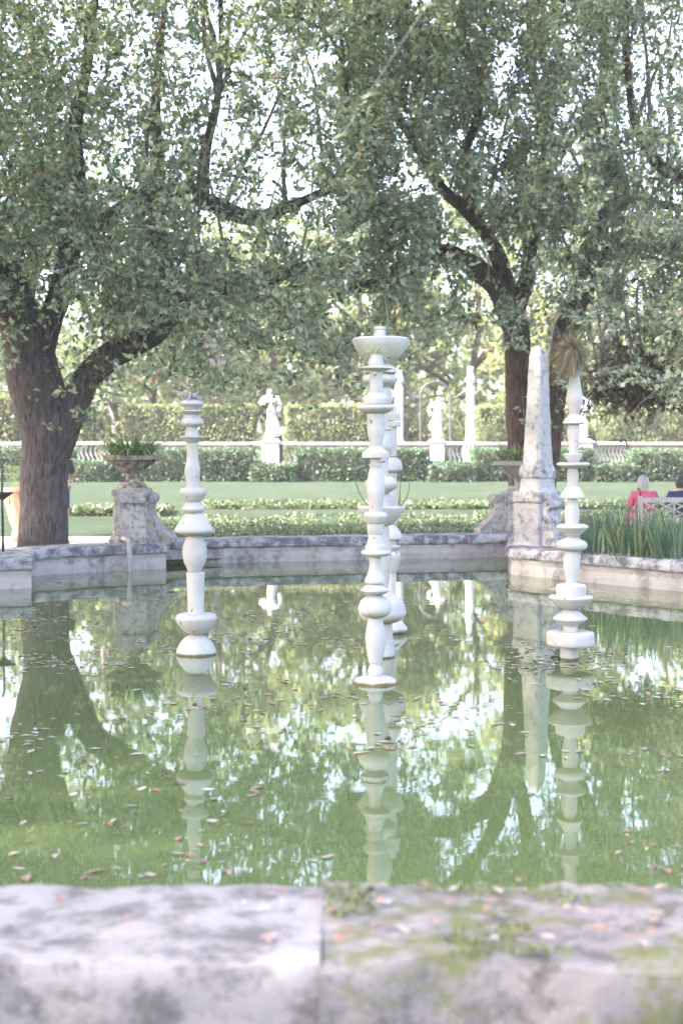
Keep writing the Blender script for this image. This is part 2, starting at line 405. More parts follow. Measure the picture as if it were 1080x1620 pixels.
# pale sand path behind the pool on the near left, and bare soil strip behind the back wall
def sheet(name, pts, mat, dz):
    n = len(pts); return tag(mesh(name, [(a, b, ground_z(b) + dz) for a, b in pts], [tuple(range(n))], mat), kind='structure')
sheet('gravel_path', [(-5.75, 19.4), (-4.05, 20.9), (-4.0, 27), (-5.3, 27), (-9, 26.9), (-14, 26.8), (-14, 20), (-8, 19)], M['gravel'], .004)
sheet('gravel_walk', [(6.0, 27.0), (4.0, 27.05), (3.4, 26.4), (3.4, 24.6), (4.2, 22.6), (9, 21), (9, 27.0)], M['gravel'], .004)
sheet('soil_bed', [(-3.9, 21.6), (2.4, 23.3), (2.4, 24.4), (-3.9, 24.4)], M['soil'], .006)

# ------------------------------------------------------------------ pool walls
def sweep(name, run, prof, mat, parent, seed, step=.09, rough=.012, joints=None, amp=0):
    """sweep a (depth-back, z) section along an (X, Y) run, facing the pool"""
    P = []
    for (a, b) in zip(run, run[1:]):
        d = math.dist(a, b); k = max(1, int(d / step))
        for i in range(k): P.append((a[0] + (b[0] - a[0]) * i / k, a[1] + (b[1] - a[1]) * i / k))
    P.append(run[-1])
    vs = []; fs = []; n = len(prof); s = 0
    for i, p in enumerate(P):
        q0 = P[max(i - 1, 0)]; q1 = P[min(i + 1, len(P) - 1)]
        t = Vector((q1[0] - q0[0], q1[1] - q0[1], 0)).normalized(); nb = Vector((-t.y, t.x, 0))
        if i: s += math.dist(P[i - 1], p)
        g = 0
        if joints:
            w = (s + seed * .37) % joints
            if w < step * 1.01: g = .012
        for k, (dd, z) in enumerate(prof):
            q = Vector((p[0], p[1], z)) + nb * dd
            e = rough * (nz(q, 3, seed) + .7 * nz(q, 9, seed + 4))
            q = q + nb * e + Vector((0, 0, e * .5)) + nb * g * (1 if dd < .1 else 0) - Vector((0, 0, g * .6 if z > .3 else 0))
            vs.append(q)
    for i in range(len(P) - 1):
        for k in range(n):
            a = i * n + k; b = i * n + (k + 1) % n
            fs.append((a, b, b + n, a + n))
    fs.append(tuple(range(n))); fs.append(tuple(range((len(P) - 1) * n, len(P) * n))[::-1])
    return mesh(name, vs, fs, mat, parent)
def pool_wall(run, label, seed, width=.62):
    o = empty('pool_wall', (run[0][0], run[0][1], 0), label, 'wall')
    face = [(.02, -.35), (0.0, 0), (.0, .08), (.01, .15), (0, .222), (.3, .222), (.3, -.35)]
    cop = [(-.03, .228), (-.045, .25), (-.045, .30), (-.035, .345), (0, .366), (.2, .368), (.4, .368), (width - .05, .366), (width, .34), (width, .228), (.3, .228)]
    sweep('wall_face', run, face, M['wall'], o, seed, rough=.008)
    sweep('coping', run, cop, M['coping'], o, seed + 3, rough=.02, joints=1.55)
    return o
pool_wall(RUN_A, 'low stone pool wall with grey coping stepping forward at the left edge', 1, 1.9)
pool_wall(RUN_B, 'low stone pool wall in front of the big oak and under the mossy urn pedestal', 2)
pool_wall(RUN_C, 'long straight pale pool wall with grey coping across the back of the pond', 3)
pool_wall([(RUN_A[-1][0], RUN_A[-1][1] + .02), (RUN_B[0][0] - .03, RUN_B[0][1] + .1)], 'short return of pool wall at the left edge step', 6, .35)
pool_wall([(RUN_B[-1][0] - .01, RUN_B[-1][1] + .06), (RUN_C[0][0] - .01, RUN_C[0][1] + .1)], 'short return of pool wall just right of the mossy urn pedestal', 8, .35)
pool_wall([(RUN_C[-1][0] - .02, RUN_C[-1][1] - .02), (RUN_D[0][0], RUN_D[0][1] + .3)][::1], 'short return of pool wall behind the obelisk corner', 4, .55)
pool_wall(RUN_D, 'curving pale pool wall with grey coping below the obelisk and the iris leaves', 5)
# near coping: blocks across the bottom of the picture
near = empty('stone_kerb', (0, 4.04, 0), 'near blurred stone kerb of grey blocks, mossy and leaf strewn towards the right', 'kerb')
def near_block(x0, x1, mat, rough, seed, nm, zt=.366, front=3.70, back=4.38):
    nx = int((x1 - x0) / .035); vs = []; fs = []
    prof = [(back, -.3), (back, .2), (back - .01, .33), (back - .03, zt)] + [(back - .03 - (back - front - .06) * k / 10, zt) for k in range(1, 10)] + \
           [(front + .03, zt - .002), (front + .008, zt - .012), (front, zt - .05), (front + .004, zt - .10), (front + .012, zt - .16), (front + .02, zt - .22), (front + .03, 0), (front + .03, -.3)]
    n = len(prof)
    for i in range(nx + 1):
        X = x0 + (x1 - x0) * i / nx
        for k, (Y, z) in enumerate(prof):
            q = Vector((X, Y, z)); e = rough * (nz(q, 2.2, seed) + .7 * nz(q, 6, seed + 2) + .4 * nz(q, 17, seed))
            edge = min(i, nx - i)
            q.z += e * .8
            q.y += e * (1.2 if k > 12 or k < 4 else .2)
            vs.append(q)
    for i in range(nx):
        for k in range(n):
            a = i * n + k; b = i * n + (k + 1) % n
            fs.append((a, a + n, b + n, b))
    fs.append(tuple(range(n))); fs.append(tuple(range(nx * n, nx * n + n))[::-1])
    o = mesh(nm, vs, fs, mat, near, smooth=True); o.data.set_sharp_from_angle(angle=R(50)); return o
near_block(-4.9, -3.42, M['near'], .012, 31, 'coping_block'); near_block(-3.4, -1.72, M['near'], .01, 33, 'coping_block')
b1 = near_block(-1.715, -.0575, M['near'], .012, 35, 'coping_block'); b1['label'] = 'smooth pale grey coping block'
b2 = near_block(-.057, 1.62, M['nearmoss'], .026, 37, 'coping_block', front=3.69); b2['label'] = 'rough coping block with green moss and leaf litter'
near_block(1.64, 3.2, M['nearmoss'], .022, 39, 'coping_block'); near_block(3.22, 4.9, M['near'], .015, 41, 'coping_block')

# ------------------------------------------------------------------ totems
def totem(label, cx, Y, parts, tiltx=(0, 0)):
    """parts: (name, [(y px, r px)...]); tiltx: centre shift in px at the top and at the bottom"""
    y0, y1 = parts[0][1][0][0], parts[-1][1][-1][0]
    root = empty('stone_totem', (xat(cx + tiltx[1], Y), Y, 0), label, 'totem', 'white totems standing in the pond')
    for i, (nm, pr) in enumerate(parts):
        ym = (pr[0][0] + pr[-1][0]) / 2; t = (ym - y0) / (y1 - y0)
        X = xat(cx + tiltx[0] * (1 - t) + tiltx[1] * t, Y)
        # refine the silhouette
        P = smooth_path([(b, a) for a, b in pr], 4) if len(pr) > 3 else np.array([(b, a) for a, b in pr], float)
        prof = [(max(.001, r * px(Y)), zat(y, Y)) for r, y in P]
        # rounded closing rings
        r0, z0 = prof[0]; r1, z1 = prof[-1]; e = .004
        prof = [(max(.001, r0 - .012), z0 + e * .6)] + prof + [(max(.001, r1 - .012), z1 - e * .4)]
        if i == len(parts) - 1: prof += [(r1 * .9, -.25)]
        b = MB(); b.lathe((X + random.uniform(-1, 1) * .003, Y + random.uniform(-1, 1) * .004), prof, 40, rough=.0035, rs=7, seed=i + cx)
        o = b.build(nm, M['totem'], root, True)
        try:
            o.data.set_sharp_from_angle(angle=R(38))
        except Exception: pass
    return root
T_LEFT = [('lens_cap', [(632, 6), (634, 14), (638, 19.4), (641, 18), (645, 13), (649, 10.5)]),
 ('dish', [(649.6, 18.8), (651, 19.4), (653, 15.5), (655.5, 11)]),
 ('rounded_disc', [(656, 10), (660, 13), (664, 17), (668, 18.5), (671, 18), (674.5, 14)]),
 ('cone', [(675, 8.7), (689.6, 10.6)]),
 ('dish', [(690.3, 18.6), (691.8, 19), (696, 14), (700.5, 9.3)]),
 ('bottle', [(701, 9.3), (719, 8.8), (730, 9.8), (737, 11.4), (743, 12.4), (752, 12.2), (762, 11), (771, 10.6)]),
 ('bowl', [(771.5, 15), (773, 20), (777, 22), (781, 21.4), (787, 17.5), (793, 12.6)]),
 ('rounded_disc', [(794, 10), (799, 14.5), (804, 18), (807, 17.5), (811, 13.5)]),
 ('cone', [(811.5, 13), (815, 16.5), (825, 23.5), (835, 29.5), (838.5, 30.5), (842, 29), (846.5, 20)]),
 ('egg', [(847, 9), (852, 13), (860, 17), (868, 19), (877, 19.4), (888, 17.5), (897, 13.3), (904, 9.5)]),
 ('cylinder', [(905, 14.6), (935, 13.6), (971, 12.4)]),
 ('bowl', [(970.5, 27), (972.5, 30.5), (976, 32.7), (979, 33), (987, 29.5), (994, 24), (1000, 17), (1003, 9)]),
 ('dome', [(1003.5, 8), (1006, 14), (1012, 21.5), (1022, 28.5), (1031, 31.6), (1037, 32.2)])]
totem('leftmost white totem, slim and free standing, topped with a curly silver plant', 306, 11.92, T_LEFT, (-2.5, 4))
T_FRONT = [('knob', [(560.5, 6), (563, 9), (567, 10.5), (573, 12), (580, 11.5)]),
 ('plate', [(580.3, 22), (582, 26.5), (583.5, 26), (586.5, 18)]),
 ('cylinder', [(587, 10.4), (605, 10.6), (623, 11.2)]),
 ('chamfered_drum', [(622.5, 13), (624, 14.5), (629.5, 20.4), (639.5, 20.2)]),
 ('dish', [(641, 26), (643, 29), (647, 28.6), (651, 23), (654.5, 14)]),
 ('vase', [(655, 13.6), (660, 14), (670, 14.2), (685, 13.2), (697, 11), (704.5, 9.3)]),
 ('flared_ring', [(705, 10), (709, 11.3), (716, 20.5), (717.5, 21.6), (724, 21.6)]),
 ('neck', [(724.5, 8.6), (732, 8.8), (734, 10.4), (738.5, 10.2)]),
 ('baluster', [(739, 9.4), (748, 11.5), (757, 13.5), (767, 14.4), (780, 14), (796, 11.8), (810, 10.4)]),
 ('rounded_disc', [(810.3, 16), (813, 18.5), (816, 19.4), (821, 17.5), (828, 13)]),
 ('cylinder', [(829, 13.4), (843, 13.4), (845, 12)]),
 ('bell', [(845.3, 11), (853, 12), (861, 13.6), (863, 16), (870, 16.2)]),
 ('plate', [(870.5, 21), (873, 23), (876, 22.8), (879.5, 18)]),
 ('flared_stem', [(880, 9.2), (895, 9.2), (904, 11), (914, 15.5), (918, 17), (922, 17)]),
 ('lens_disc', [(923, 12), (928, 18), (933, 22.6), (936, 21), (941, 13)]),
 ('rounded_disc', [(941.5, 10), (945, 17), (951, 23), (960, 26.5), (967, 26), (972, 22), (977, 12)]),
 ('baluster', [(977.5, 11), (988, 13.5), (1002, 15.8), (1014, 16.2), (1028, 15), (1040, 12.4), (1048, 10.6)]),
 ('neck', [(1048.5, 9.6), (1052, 8.9), (1058, 11), (1063, 12), (1069, 10.5)]),
 ('base_disc', [(1069.3, 18), (1071, 25), (1075, 32), (1080, 36.5), (1083, 37)])]
totem('nearest white totem of the middle cluster, with wide disc foot at the waterline', 593.5, 10.43, T_FRONT, (1, 0))
T_MID = [('jar', [(517, 9.2), (521, 9.4), (522.5, 8.6), (525, 9.2), (533, 10), (538, 10)]),
 ('wide_bowl', [(534.5, 41), (536, 44), (538, 44.5), (545, 43), (555, 38), (565, 30), (572, 20), (576, 12)]),
 ('dome', [(574, 10), (577, 17), (582, 24), (588, 27), (590, 27)]),
 ('rounded_disc', [(591, 20), (595, 26), (600, 28), (605, 26), (609, 20), (612, 14)]),
 ('vase', [(612.5, 16), (615, 15), (620, 17), (630, 18), (642, 16), (653, 12)]),
 ('cylinder', [(653.5, 11), (675.5, 11)]),
 ('vase', [(676, 17), (680, 17), (682, 15), (692, 17), (705, 19.5), (715, 17), (724, 13)]),
 ('stem', [(724.5, 12), (738, 11.5), (753.5, 11)]),
 ('knob', [(754, 16), (758, 22), (765, 26), (772, 24), (777, 17), (781, 12)]),
 ('bell', [(781.5, 12), (787, 18), (793, 20), (801, 20)]),
 ('planter_bowl', [(800, 37), (803, 38), (808, 36), (816, 31), (824, 24), (830, 17)]),
 ('cylinder', [(830.5, 12), (850, 12.5), (862.5, 13)]),
 ('vase', [(863, 15), (880, 16), (900, 14), (925, 11), (936, 11)]),
 ('mushroom_disc', [(936.3, 14), (942, 24), (952, 33), (964, 37), (972, 37), (979, 32), (984, 22), (986, 14)]),
 ('cylinder', [(986.5, 14.8), (1010, 16), (1030, 18), (1041, 18.5)])]
totem('middle white totem of the cluster, carrying the wide top bowl and a planter bowl', 603.5, 11.74, T_MID, (-2.5, 2))
T_BACK = [('knob', [(640, 5), (644, 8), (652, 9)]),
 ('chamfered_drum', [(652.5, 11), (655, 13), (664, 13.3), (665.5, 13)]), ('chamfered_drum', [(667, 13), (668, 13.4), (674, 13.2), (676, 12)]),
 ('stem', [(676.5, 8), (700, 8), (722, 7.5)]),
 ('mushroom_disc', [(722.5, 5), (726, 11), (732, 15), (739, 16.5), (744, 16), (748, 10)]),
 ('baluster', [(748.5, 7), (752, 8), (760, 7), (800, 9), (828, 8)]),
 ('dome', [(828.5, 5), (834, 9), (842, 14), (850, 16.5), (853, 16)]),
 ('neck', [(853.5, 7), (862, 7)]),
 ('plate', [(862.3, 12), (864, 13.5), (867, 12), (871, 7)]),
 ('bowl', [(871.5, 10), (876, 13.5), (882, 14), (890, 12), (900, 9), (908, 6)]),
 ('stem', [(908.5, 7), (925, 6.5), (940, 6.5), (960, 9), (975, 10)]),
 ('base_disc', [(975.3, 10), (982, 15), (990, 22), (995, 24.5), (1000, 21), (1003, 19)])]
totem('farthest and most hidden white totem, rear of the middle cluster', 620, 13.27, T_BACK)
T_RIGHT = [('mossy_knob', [(556, 6), (560, 10), (568, 11.8), (578, 12.6), (583, 12), (586.5, 9)]),
 ('baluster', [(587, 9), (588.5, 10.6), (592, 10.6), (595, 9.5), (596, 7.8), (610, 10), (625, 12.6), (632, 12.8), (640, 11.5), (650, 8.6), (655.5, 7.4)]),
 ('flared_ring', [(656, 8), (660, 11), (668, 17.3), (670, 17.6), (671.5, 15)]),
 ('vase', [(672, 8.8), (678, 9.8), (685, 10.2), (700, 8.8), (712, 7.6), (717, 7.4)]),
 ('bowl', [(717.3, 14.2), (719, 14.5), (726, 11.5), (731.5, 8)]),
 ('plate', [(732, 24), (734, 26), (737, 24), (740.3, 15)]),
 ('vase', [(740.5, 7.6), (747, 8.8), (754, 9.3), (761, 8.6), (768.5, 8.3)]),
 ('bell', [(769, 9), (772, 11.5), (780, 16.5), (785, 19.4), (788, 19)]),
 ('vase', [(788.5, 7.8), (798, 10), (808, 12), (818, 11.8), (829, 10.8)]),
 ('bowl', [(829.3, 20), (832, 24.6), (835, 25), (839, 21), (845, 14.5), (850, 10.5)]),
 ('chamfered_drum', [(850.5, 12), (853, 15), (858, 24), (866, 24.2), (870.5, 18)]),
 ('baluster', [(871, 11), (880, 12.6), (888, 13), (900, 12.2), (912, 10), (922, 8.8)]),
 ('drum', [(922.3, 12), (924, 18), (926.5, 23.4), (943, 23.4)]),
 ('bowl', [(942.5, 33), (944, 34.6), (946, 34.6), (952, 30), (959, 22), (964, 11)]),
 ('lens_disc', [(965, 11), (970, 18), (976, 25.5), (978, 27.6), (981, 26), (986, 18), (990, 12)]),
 ('neck', [(990.3, 11.6), (998.5, 11.8)]),
 ('wide_drum', [(998.8, 33), (1000, 36.4), (1002, 37.6), (1017, 37.6), (1021, 35)]),
 ('stem', [(1021.5, 13.5), (1035, 14.6), (1045, 14.6)])]
totem('rightmost white totem in front of the obelisk, topped with a big straw coloured air plant', 905.5, 11.6, T_RIGHT, (3, -3))

# ------------------------------------------------------------------ air plants and stalks on the totems
def curl_plant(name, x, y, Y, n, Lpx, wpx, mat, droop, label, spread=1.0, up=.6, thin=5):
    b = MB(); c = at(x, y, Y)
    for i in range(n):
        a = random.uniform(0, 6.283); e = random.uniform(.1, 1) * up
        d = Vector((math.cos(a) * spread, math.sin(a) * spread, e)).normalized()
        b.blade(c + Vector((random.uniform(-1, 1), random.uniform(-1, 1), random.uniform(-.5, .5))) * px(Y) * Lpx * .06, d, random.uniform(.6, 1.05) * Lpx * px(Y), wpx * px(Y), droop * random.uniform(.6, 1.4), 7)
    o = b.build(name, mat); return tag(o, label, 'plant')
curl_plant('air_plant', 305, 633, 11.92, 34, 34, 3.2, M['silver'], 1.7, 'curly silver air plant on top of the leftmost totem', .55, 1.2)
curl_plant('air_plant', 325, 751, 11.86, 14, 14, 1.0, M['silver'], .6, 'tiny pale air plant sticking out of the side of the leftmost totem', .8, .9)
curl_plant('air_plant', 593, 563, 10.43, 40, 44, 2.2, M['paleair'], 2.2, 'pale green spidery air plant on the knob of the nearest totem', .55, 1.2)
b = MB()
for i in range(1300):
    v = unit(rng.normal(size=3)); v[2] = v[2] * .8 + .05
    c = at(905, 556, 11.52) + Vector(v) * .02
    b.blade(c, Vector(v), random.uniform(.08, .22) * (1.15 if v[0] < 0 else .9) * (1.2 if v[2] < 0 else 1) * 1.12, .0055, random.uniform(.3, 2.2), 5)
tag(b.build('air_plant', M['straw']), 'big bushy straw coloured air plant on the knob of the rightmost totem', 'plant')
def stalk(x0, y0, x1, y1, Y, label, w=.013, tip=3, bend=.02):
    b = MB(); p = at(x0, y0, Y); q = at(x1, y1, Y)
    pts = [p.lerp(q, t) + Vector((bend * math.sin(t * 3.1), 0, 0)) for t in np.linspace(0, 1, 9)]
    b.tube(pts, [w * (1 - .5 * t) for t in np.linspace(0, 1, 9)], 6)
    for k in range(tip):
        a = k * 6.283 / tip + .5; b.blade(q, (math.cos(a), math.sin(a), 1.3), .05, .012, .8, 4)
    return tag(b.build('succulent_stalk', M['stalk']), label, 'plant')
stalk(587, 537, 580, 490, 11.66, 'short bare dark stalk rising from the wide top bowl, beside the jar', .009)
stalk(611, 537, 607, 466, 11.7, 'tall dark leafy stalk rising from the wide top bowl, behind the jar', .010, 4)
stalk(631, 802, 634, 757, 11.7, 'straight green stalk with leafy tips in the planter bowl', .006, 4, .0)
stalk(632, 802, 645, 758, 11.62, 'outward curving green stalk in the planter bowl', .006, 2, .035)
stalk(581, 800, 562, 757, 11.7, 'left leaning red tipped stalk in the planter bowl', .006, 2, -.02)

# ------------------------------------------------------------------ obelisk, urns, pedestals
def sqprof(b, c, prof, ch=.12, n=1, rough=.01, rs=5, seed=0, rz=0):
    """square section with chamfered corners lofted through (half width, z)"""
    ring = []
    for sx, sy in ((1, 1), (-1, 1), (-1, -1), (1, -1)):
        for k in range(2):
            a = (1, 1 - ch) if (k == 0) == (sx * sy > 0) else (1 - ch, 1)
            ring.append((sx * a[0], sy * a[1]))
    R8 = []
    for i in range(8):
        p, q = ring[i], ring[(i + 1) % 8]
        m = 6 if i % 2 else 2
        for k in range(m): R8.append((p[0] + (q[0] - p[0]) * k / m, p[1] + (q[1] - p[1]) * k / m))
    seg = len(R8); rows = []
    for (h0, z0), (h1, z1) in zip(prof, prof[1:]):
        k = max(1, int(abs(z1 - z0) / .06))
        for i in range(k): rows.append((h0 + (h1 - h0) * i / k, z0 + (z1 - z0) * i / k))
    rows.append(prof[-1]); rot = Matrix.Rotation(rz, 3, 'Z')
    vs = []
    for h, z in rows:
        for (u, v) in R8:
            p = rot @ Vector((u * h, v * h, 0)); q = p + Vector((c[0], c[1], z))
            e = rough * (nz(q, rs, seed) + .6 * nz(q, rs * 3, seed + 2))
            q = q + (p.normalized() if p.length > 1e-6 else Vector((0, 0, 0))) * e
            vs.append(q)
    fs = []
    for i in range(len(rows) - 1):
        for k in range(seg):
            a, bb = i * seg + k, i * seg + (k + 1) % seg
            fs.append((a, bb, bb + seg, a + seg))
    fs.append(tuple(range(seg))[::-1]); fs.append(tuple(range((len(rows) - 1) * seg, len(rows) * seg)))
    b.add(vs, fs)
def scroll(b, c, rz, w, h, depth, flutes=4, seed=0, top=1.0):
    """carved scroll bracket: volute at the top, waist, spreading foot; leans out from the wall c towards rz"""
    prof = [(0.02, 1.0), (.30, 1.0), (.52, .97), (.62, .90), (.60, .83), (.50, .79), (.42, .80), (.40, .76), (.42, .66), (.50, .55), (.62, .43), (.78, .30), (.92, .19), (1.0, .11), (.98, .04), (.9, .0), (0.02, 0)]
    prof = [(d * (1 - (1 - top) * min(1, max(0, (z - .12) / .5))), z) for d, z in prof]
    P = smooth_path(prof, 4); U = 4 * flutes + 1; rot = Matrix.Rotation(rz, 3, 'Z')
    vs = []; n = len(P)
    for i in range(U):
        u = i / (U - 1); fl = (.5 - .5 * math.cos(u * flutes * 2 * math.pi)) * .06 * depth
        for j, (d, z) in enumerate(P):
            t = z; ww = w * (1.0 if t > .78 else .82 + .28 * (1 - t / .78))
            dd = d * depth - (fl if .05 < z < .78 and d > .1 else fl * .3 if d > .1 else 0)
            p = rot @ Vector((dd, (u - .5) * ww, z * h)); q = Vector(c) + p
            e = .012 * (nz(q, 7, seed) + .7 * nz(q, 18, seed)); vs.append(q + rot @ Vector((e, 0, e * .5)))
    fs = []
    for i in range(U - 1):
        for j in range(n - 1):
            a = i * n + j; fs.append((a, a + n, a + n + 1, a + 1))
    fs.append(tuple(range(n))); fs.append(tuple(range((U - 1) * n, U * n))[::-1])
    b.add(vs, fs)
    # spiral eyes on both cheeks of the volute and of the foot
    for s in (-.5, .5):
        for (d0, z0, r0) in ((.47 * top, .90, .11 * top), (.80, .14, .13)):
            pts = []; rr = []
            for k in range(22):
                a = k * .55; r = r0 * (1 - k / 24)
                pts.append(Vector(c) + rot @ Vector(((d0 + r * math.cos(a)) * depth, s * w * (1.02 if z0 > .5 else 1.08), z0 * h + r * math.sin(a) * depth * 1.1))); rr.append(.022 * depth / .4)
            b.tube(pts, rr, 5)
YO = 20.25; KZ = .366
ob = empty('obelisk', (xat(848, YO), YO, KZ), 'tall tapering lichen spotted stone obelisk on a scrolled pedestal at the pool corner', 'obelisk')
oc = (xat(850, YO), YO)
def zy(y): return zat(y, YO)
b = MB(); s_ = px(YO)
RZO = R(42)
sqprof(b, oc, [(18.6 * s_, zy(737)), (11.2 * s_, zy(564)), (8.5 * s_, zy(554)), (3.5 * s_, zy(548.5)), (1 * s_, zy(547.5))], .24, rough=.008, rs=6, seed=3, rz=RZO)
b.build('shaft', M['obelisk'], ob)
b = MB(); sqprof(b, oc, [(21 * s_, zy(757)), (22.5 * s_, zy(754)), (22.5 * s_, zy(745)), (20 * s_, zy(738)), (19 * s_, zy(735))], .22, rough=.014, rs=9, seed=5, rz=RZO); b.build('moulding', M['obelisk_dark'], ob)
b = MB(); sqprof(b, oc, [(23.5 * s_, zy(777)), (21.5 * s_, zy(772)), (20.5 * s_, zy(757.5))], .2, rough=.008, rs=6, seed=7, rz=RZO); b.build('plinth', M['obelisk'], ob)
pc = (xat(849, YO), YO + .02)
b = MB(); sqprof(b, pc, [(26 * s_, zy(796)), (28 * s_, zy(792)), (28 * s_, zy(780)), (26 * s_, zy(777))], .08, rough=.012, rs=7, seed=9, rz=RZO); b.build('cornice', M['obelisk_dark'], ob)
b = MB(); sqprof(b, pc, [(28.5 * s_, KZ), (28.5 * s_, zy(862)), (26 * s_, zy(858)), (26 * s_, zy(796))], .06, rough=.008, rs=6, seed=11, rz=RZO); b.build('pedestal', M['obelisk'], ob)
for aa in (R(-48), R(42)):
    b = MB(); scroll(b, (pc[0] + 24 * s_ * math.cos(aa), pc[1] + 24 * s_ * math.sin(aa), KZ), aa, .32, (zy(788) - KZ), .26, 4, 3); b.build('scroll_bracket', M['obelisk_dark'], ob)
def urn_set(cx, Y, rimy, rim_r, ped_top, ped_half, base_y, label, plabel, ptlabel, matu, front, sides):
    s = px(Y); z = lambda y: zat(y, Y); X = xat(cx, Y)
    u = empty('stone_urn', (X, Y, z(ped_top)), label, 'urn')
    b = MB()
    b.lathe((X, Y), [(.9 * rim_r * s * .98, z(rimy) - .03), (.93 * rim_r * s, z(rimy)), (rim_r * s, z(rimy + .5)), (rim_r * 1.0 * s, z(rimy + 7)), (.86 * rim_r * s, z(rimy + 9)), (.70 * rim_r * s, z(rimy + 14)),
                     (.5 * rim_r * s, z(rimy + 22)), (.34 * rim_r * s, z(rimy + 27)), (.2 * rim_r * s, z(rimy + 29))], 36, rough=.022, rs=13, seed=cx)
    b.build('bowl', matu, u)
    b = MB()
    b.lathe((X, Y), [(.22 * rim_r * s, z(rimy + 28)), (.25 * rim_r * s, z(rimy + 30)), (.22 * rim_r * s, z(rimy + 32)), (.21 * rim_r * s, z(rimy + 39)), (.30 * rim_r * s, z(rimy + 43)), (.42 * rim_r * s, z(ped_top - 8)), (.5 * rim_r * s, z(ped_top - 4)), (.52 * rim_r * s, z(ped_top))], 28, rough=.015, rs=14, seed=cx + 1)
    b.build('foot', matu, u)
    p = empty('urn_pedestal', (X, Y, z(base_y)), plabel, 'pedestal')
    H = ped_half * s; zb = z(base_y); zt = z(ped_top)
    b = MB(); sqprof(b, (X, Y), [(H * 1.22, zb), (H * 1.22, zb + .09), (H * 1.0, zb + .16), (H * .96, zt - .12), (H * 1.06, zt - .08), (H * 1.06, zt - .03), (H * .9, zt)], .06, rough=.014, rs=6, seed=cx + 2)
    b.build('block', M['pedestal'], p)
    for (rz, dx, dy, w, dep, tp) in sides:
        b = MB(); scroll(b, (X + dx * H, Y + dy * H, zb + .02), rz, w, (zt - zb) * .9, dep, 4, cx + rz, tp); b.build('scroll_bracket', M['pedestal'], p)
    # planting
    b = MB()
    for i in range(230):
        a = random.uniform(0, 6.283); rr = random.random() ** .5 * rim_r * .72 * s
        c = Vector((X + rr * math.cos(a), Y + rr * math.sin(a), z(rimy) - .02))
        o_ = random.uniform(.2, .9); d = Vector((math.cos(a) * o_, math.sin(a) * o_, 1))
        b.blade(c, d, random.uniform(.18, .46) * (rim_r / 42), random.uniform(.03, .055), random.uniform(.6, 2.6), 5)
    tag(b.build('bromeliad', M['brom']), ptlabel, 'plant')
    return u
urn_set(209, 20.75, 720, 45, 772, 27, 861, 'wide mossy stone urn on a scrolled pedestal right of the big oak trunk', 'weathered stone pedestal with carved scrolls under the mossy urn, beside the big oak',
        'green bromeliads filling the mossy urn beside the big oak', M['urn'], True, [(R(-80), .12, -.9, .36, .26, 1.0), (R(-8), .9, 0, .40, .38, .5)])
urn_set(822, 23.55, 729, 41, 777, 27, 846, 'pale stone urn half hidden behind the obelisk', 'scrolled stone pedestal half hidden behind the obelisk',
        'green bromeliads in the urn behind the obelisk', M['pedestal'], True, [(R(-98), -.12, -.9, .36, .26, 1.0), (R(188), -.9, 0, .42, .46, .8)])
# drain pipe on the left wall
b = MB(); pY = waterY(903.5) - .075
pp = [at(176, 851, pY + .5), at(190, 851.5, pY + .35), at(199, 853, pY + .06), at(204, 856, pY), at(205, 862, pY), at(205, 900, pY)]
pp = [Vector(q) for q in smooth_path([tuple(q) for q in pp], 5)] + [Vector((pp[-1].x, pp[-1].y, -.2))]
b.tube(pp, [.036] * len(pp), 12); tag(b.build('drain_pipe', M['pipe'], None, True), 'pale drain pipe bending over the coping down into the pond below the mossy urn', 'pipe')

# ------------------------------------------------------------------ trees
def limb(b, pts, Y, seg=14, rough=.10, seed=0, dY=None):
    """pts: (x px, y px, radius px[, depth offset m])"""
    P = smooth_path([(p[0], p[1], p[2], p[3] if len(p) > 3 else 0) for p in pts], 5)
    V = [at(x, y, Y + d) for x, y, r, d in P]; b.tube(V, [max(.01, r * px(Y + d)) for x, y, r, d in P], seg, 0, rough, 2.4, seed)
    return V
def shoots(limbs, n, Lr=(1.6, 4.2), r0=.035, upw=1.0):
    """upright water shoots growing from the limbs: list of polylines"""
    out = []
    for i in range(n):
        V = random.choice(limbs); k = random.randrange(max(1, len(V) // 4), len(V)); p = Vector(V[k])
        d = Vector((random.gauss(0, .30), random.gauss(0, .35), upw)).normalized(); L = random.uniform(*Lr); m = 9
        pts = [p.copy()]
        for j in range(m):
            d = (d + Vector((random.gauss(0, .11), random.gauss(0, .11), .05))).normalized(); p = p + d * (L / m); pts.append(p.copy())
        out.append((pts, r0 * random.uniform(.5, 1.5)))
    return out
DEN = np.array([[.80, .72, .50, .60, .62, .70, .64, .58, .62, .58, .40, .38],
                [.78, .70, .55, .56, .64, .74, .60, .58, .64, .58, .42, .38],
                [.82, .72, .55, .58, .62, .72, .52, .56, .58, .54, .44, .44],
                [.86, .78, .62, .60, .68, .74, .52, .54, .56, .54, .54, .58],
                [.95, .90, .82, .74, .78, .80, .55, .46, .34, .34, .44, .66],
                [.50, .74, .92, .94, .94, .80, .30, .16, .08, .06, .28, .80],
                [.02, .12, .44, .66, .54, .40, .05, .00, .00, .02, .35, .72],
                [.00, .00, .04, .06, .05, .03, .00, .00, .00, .00, .06, .10]])
def dens(x, y):
    gx = min(max(x / 90 - .5, 0), 10.999); gy = min(max(y / 90 - .5, 0), 6.999)
    i, j = int(gy), int(gx); a, c = gy - i, gx - j
    return (DEN[i, j] * (1 - c) + DEN[i, j + 1] * c) * (1 - a) + (DEN[i + 1, j] * (1 - c) + DEN[i + 1, j + 1] * c) * a
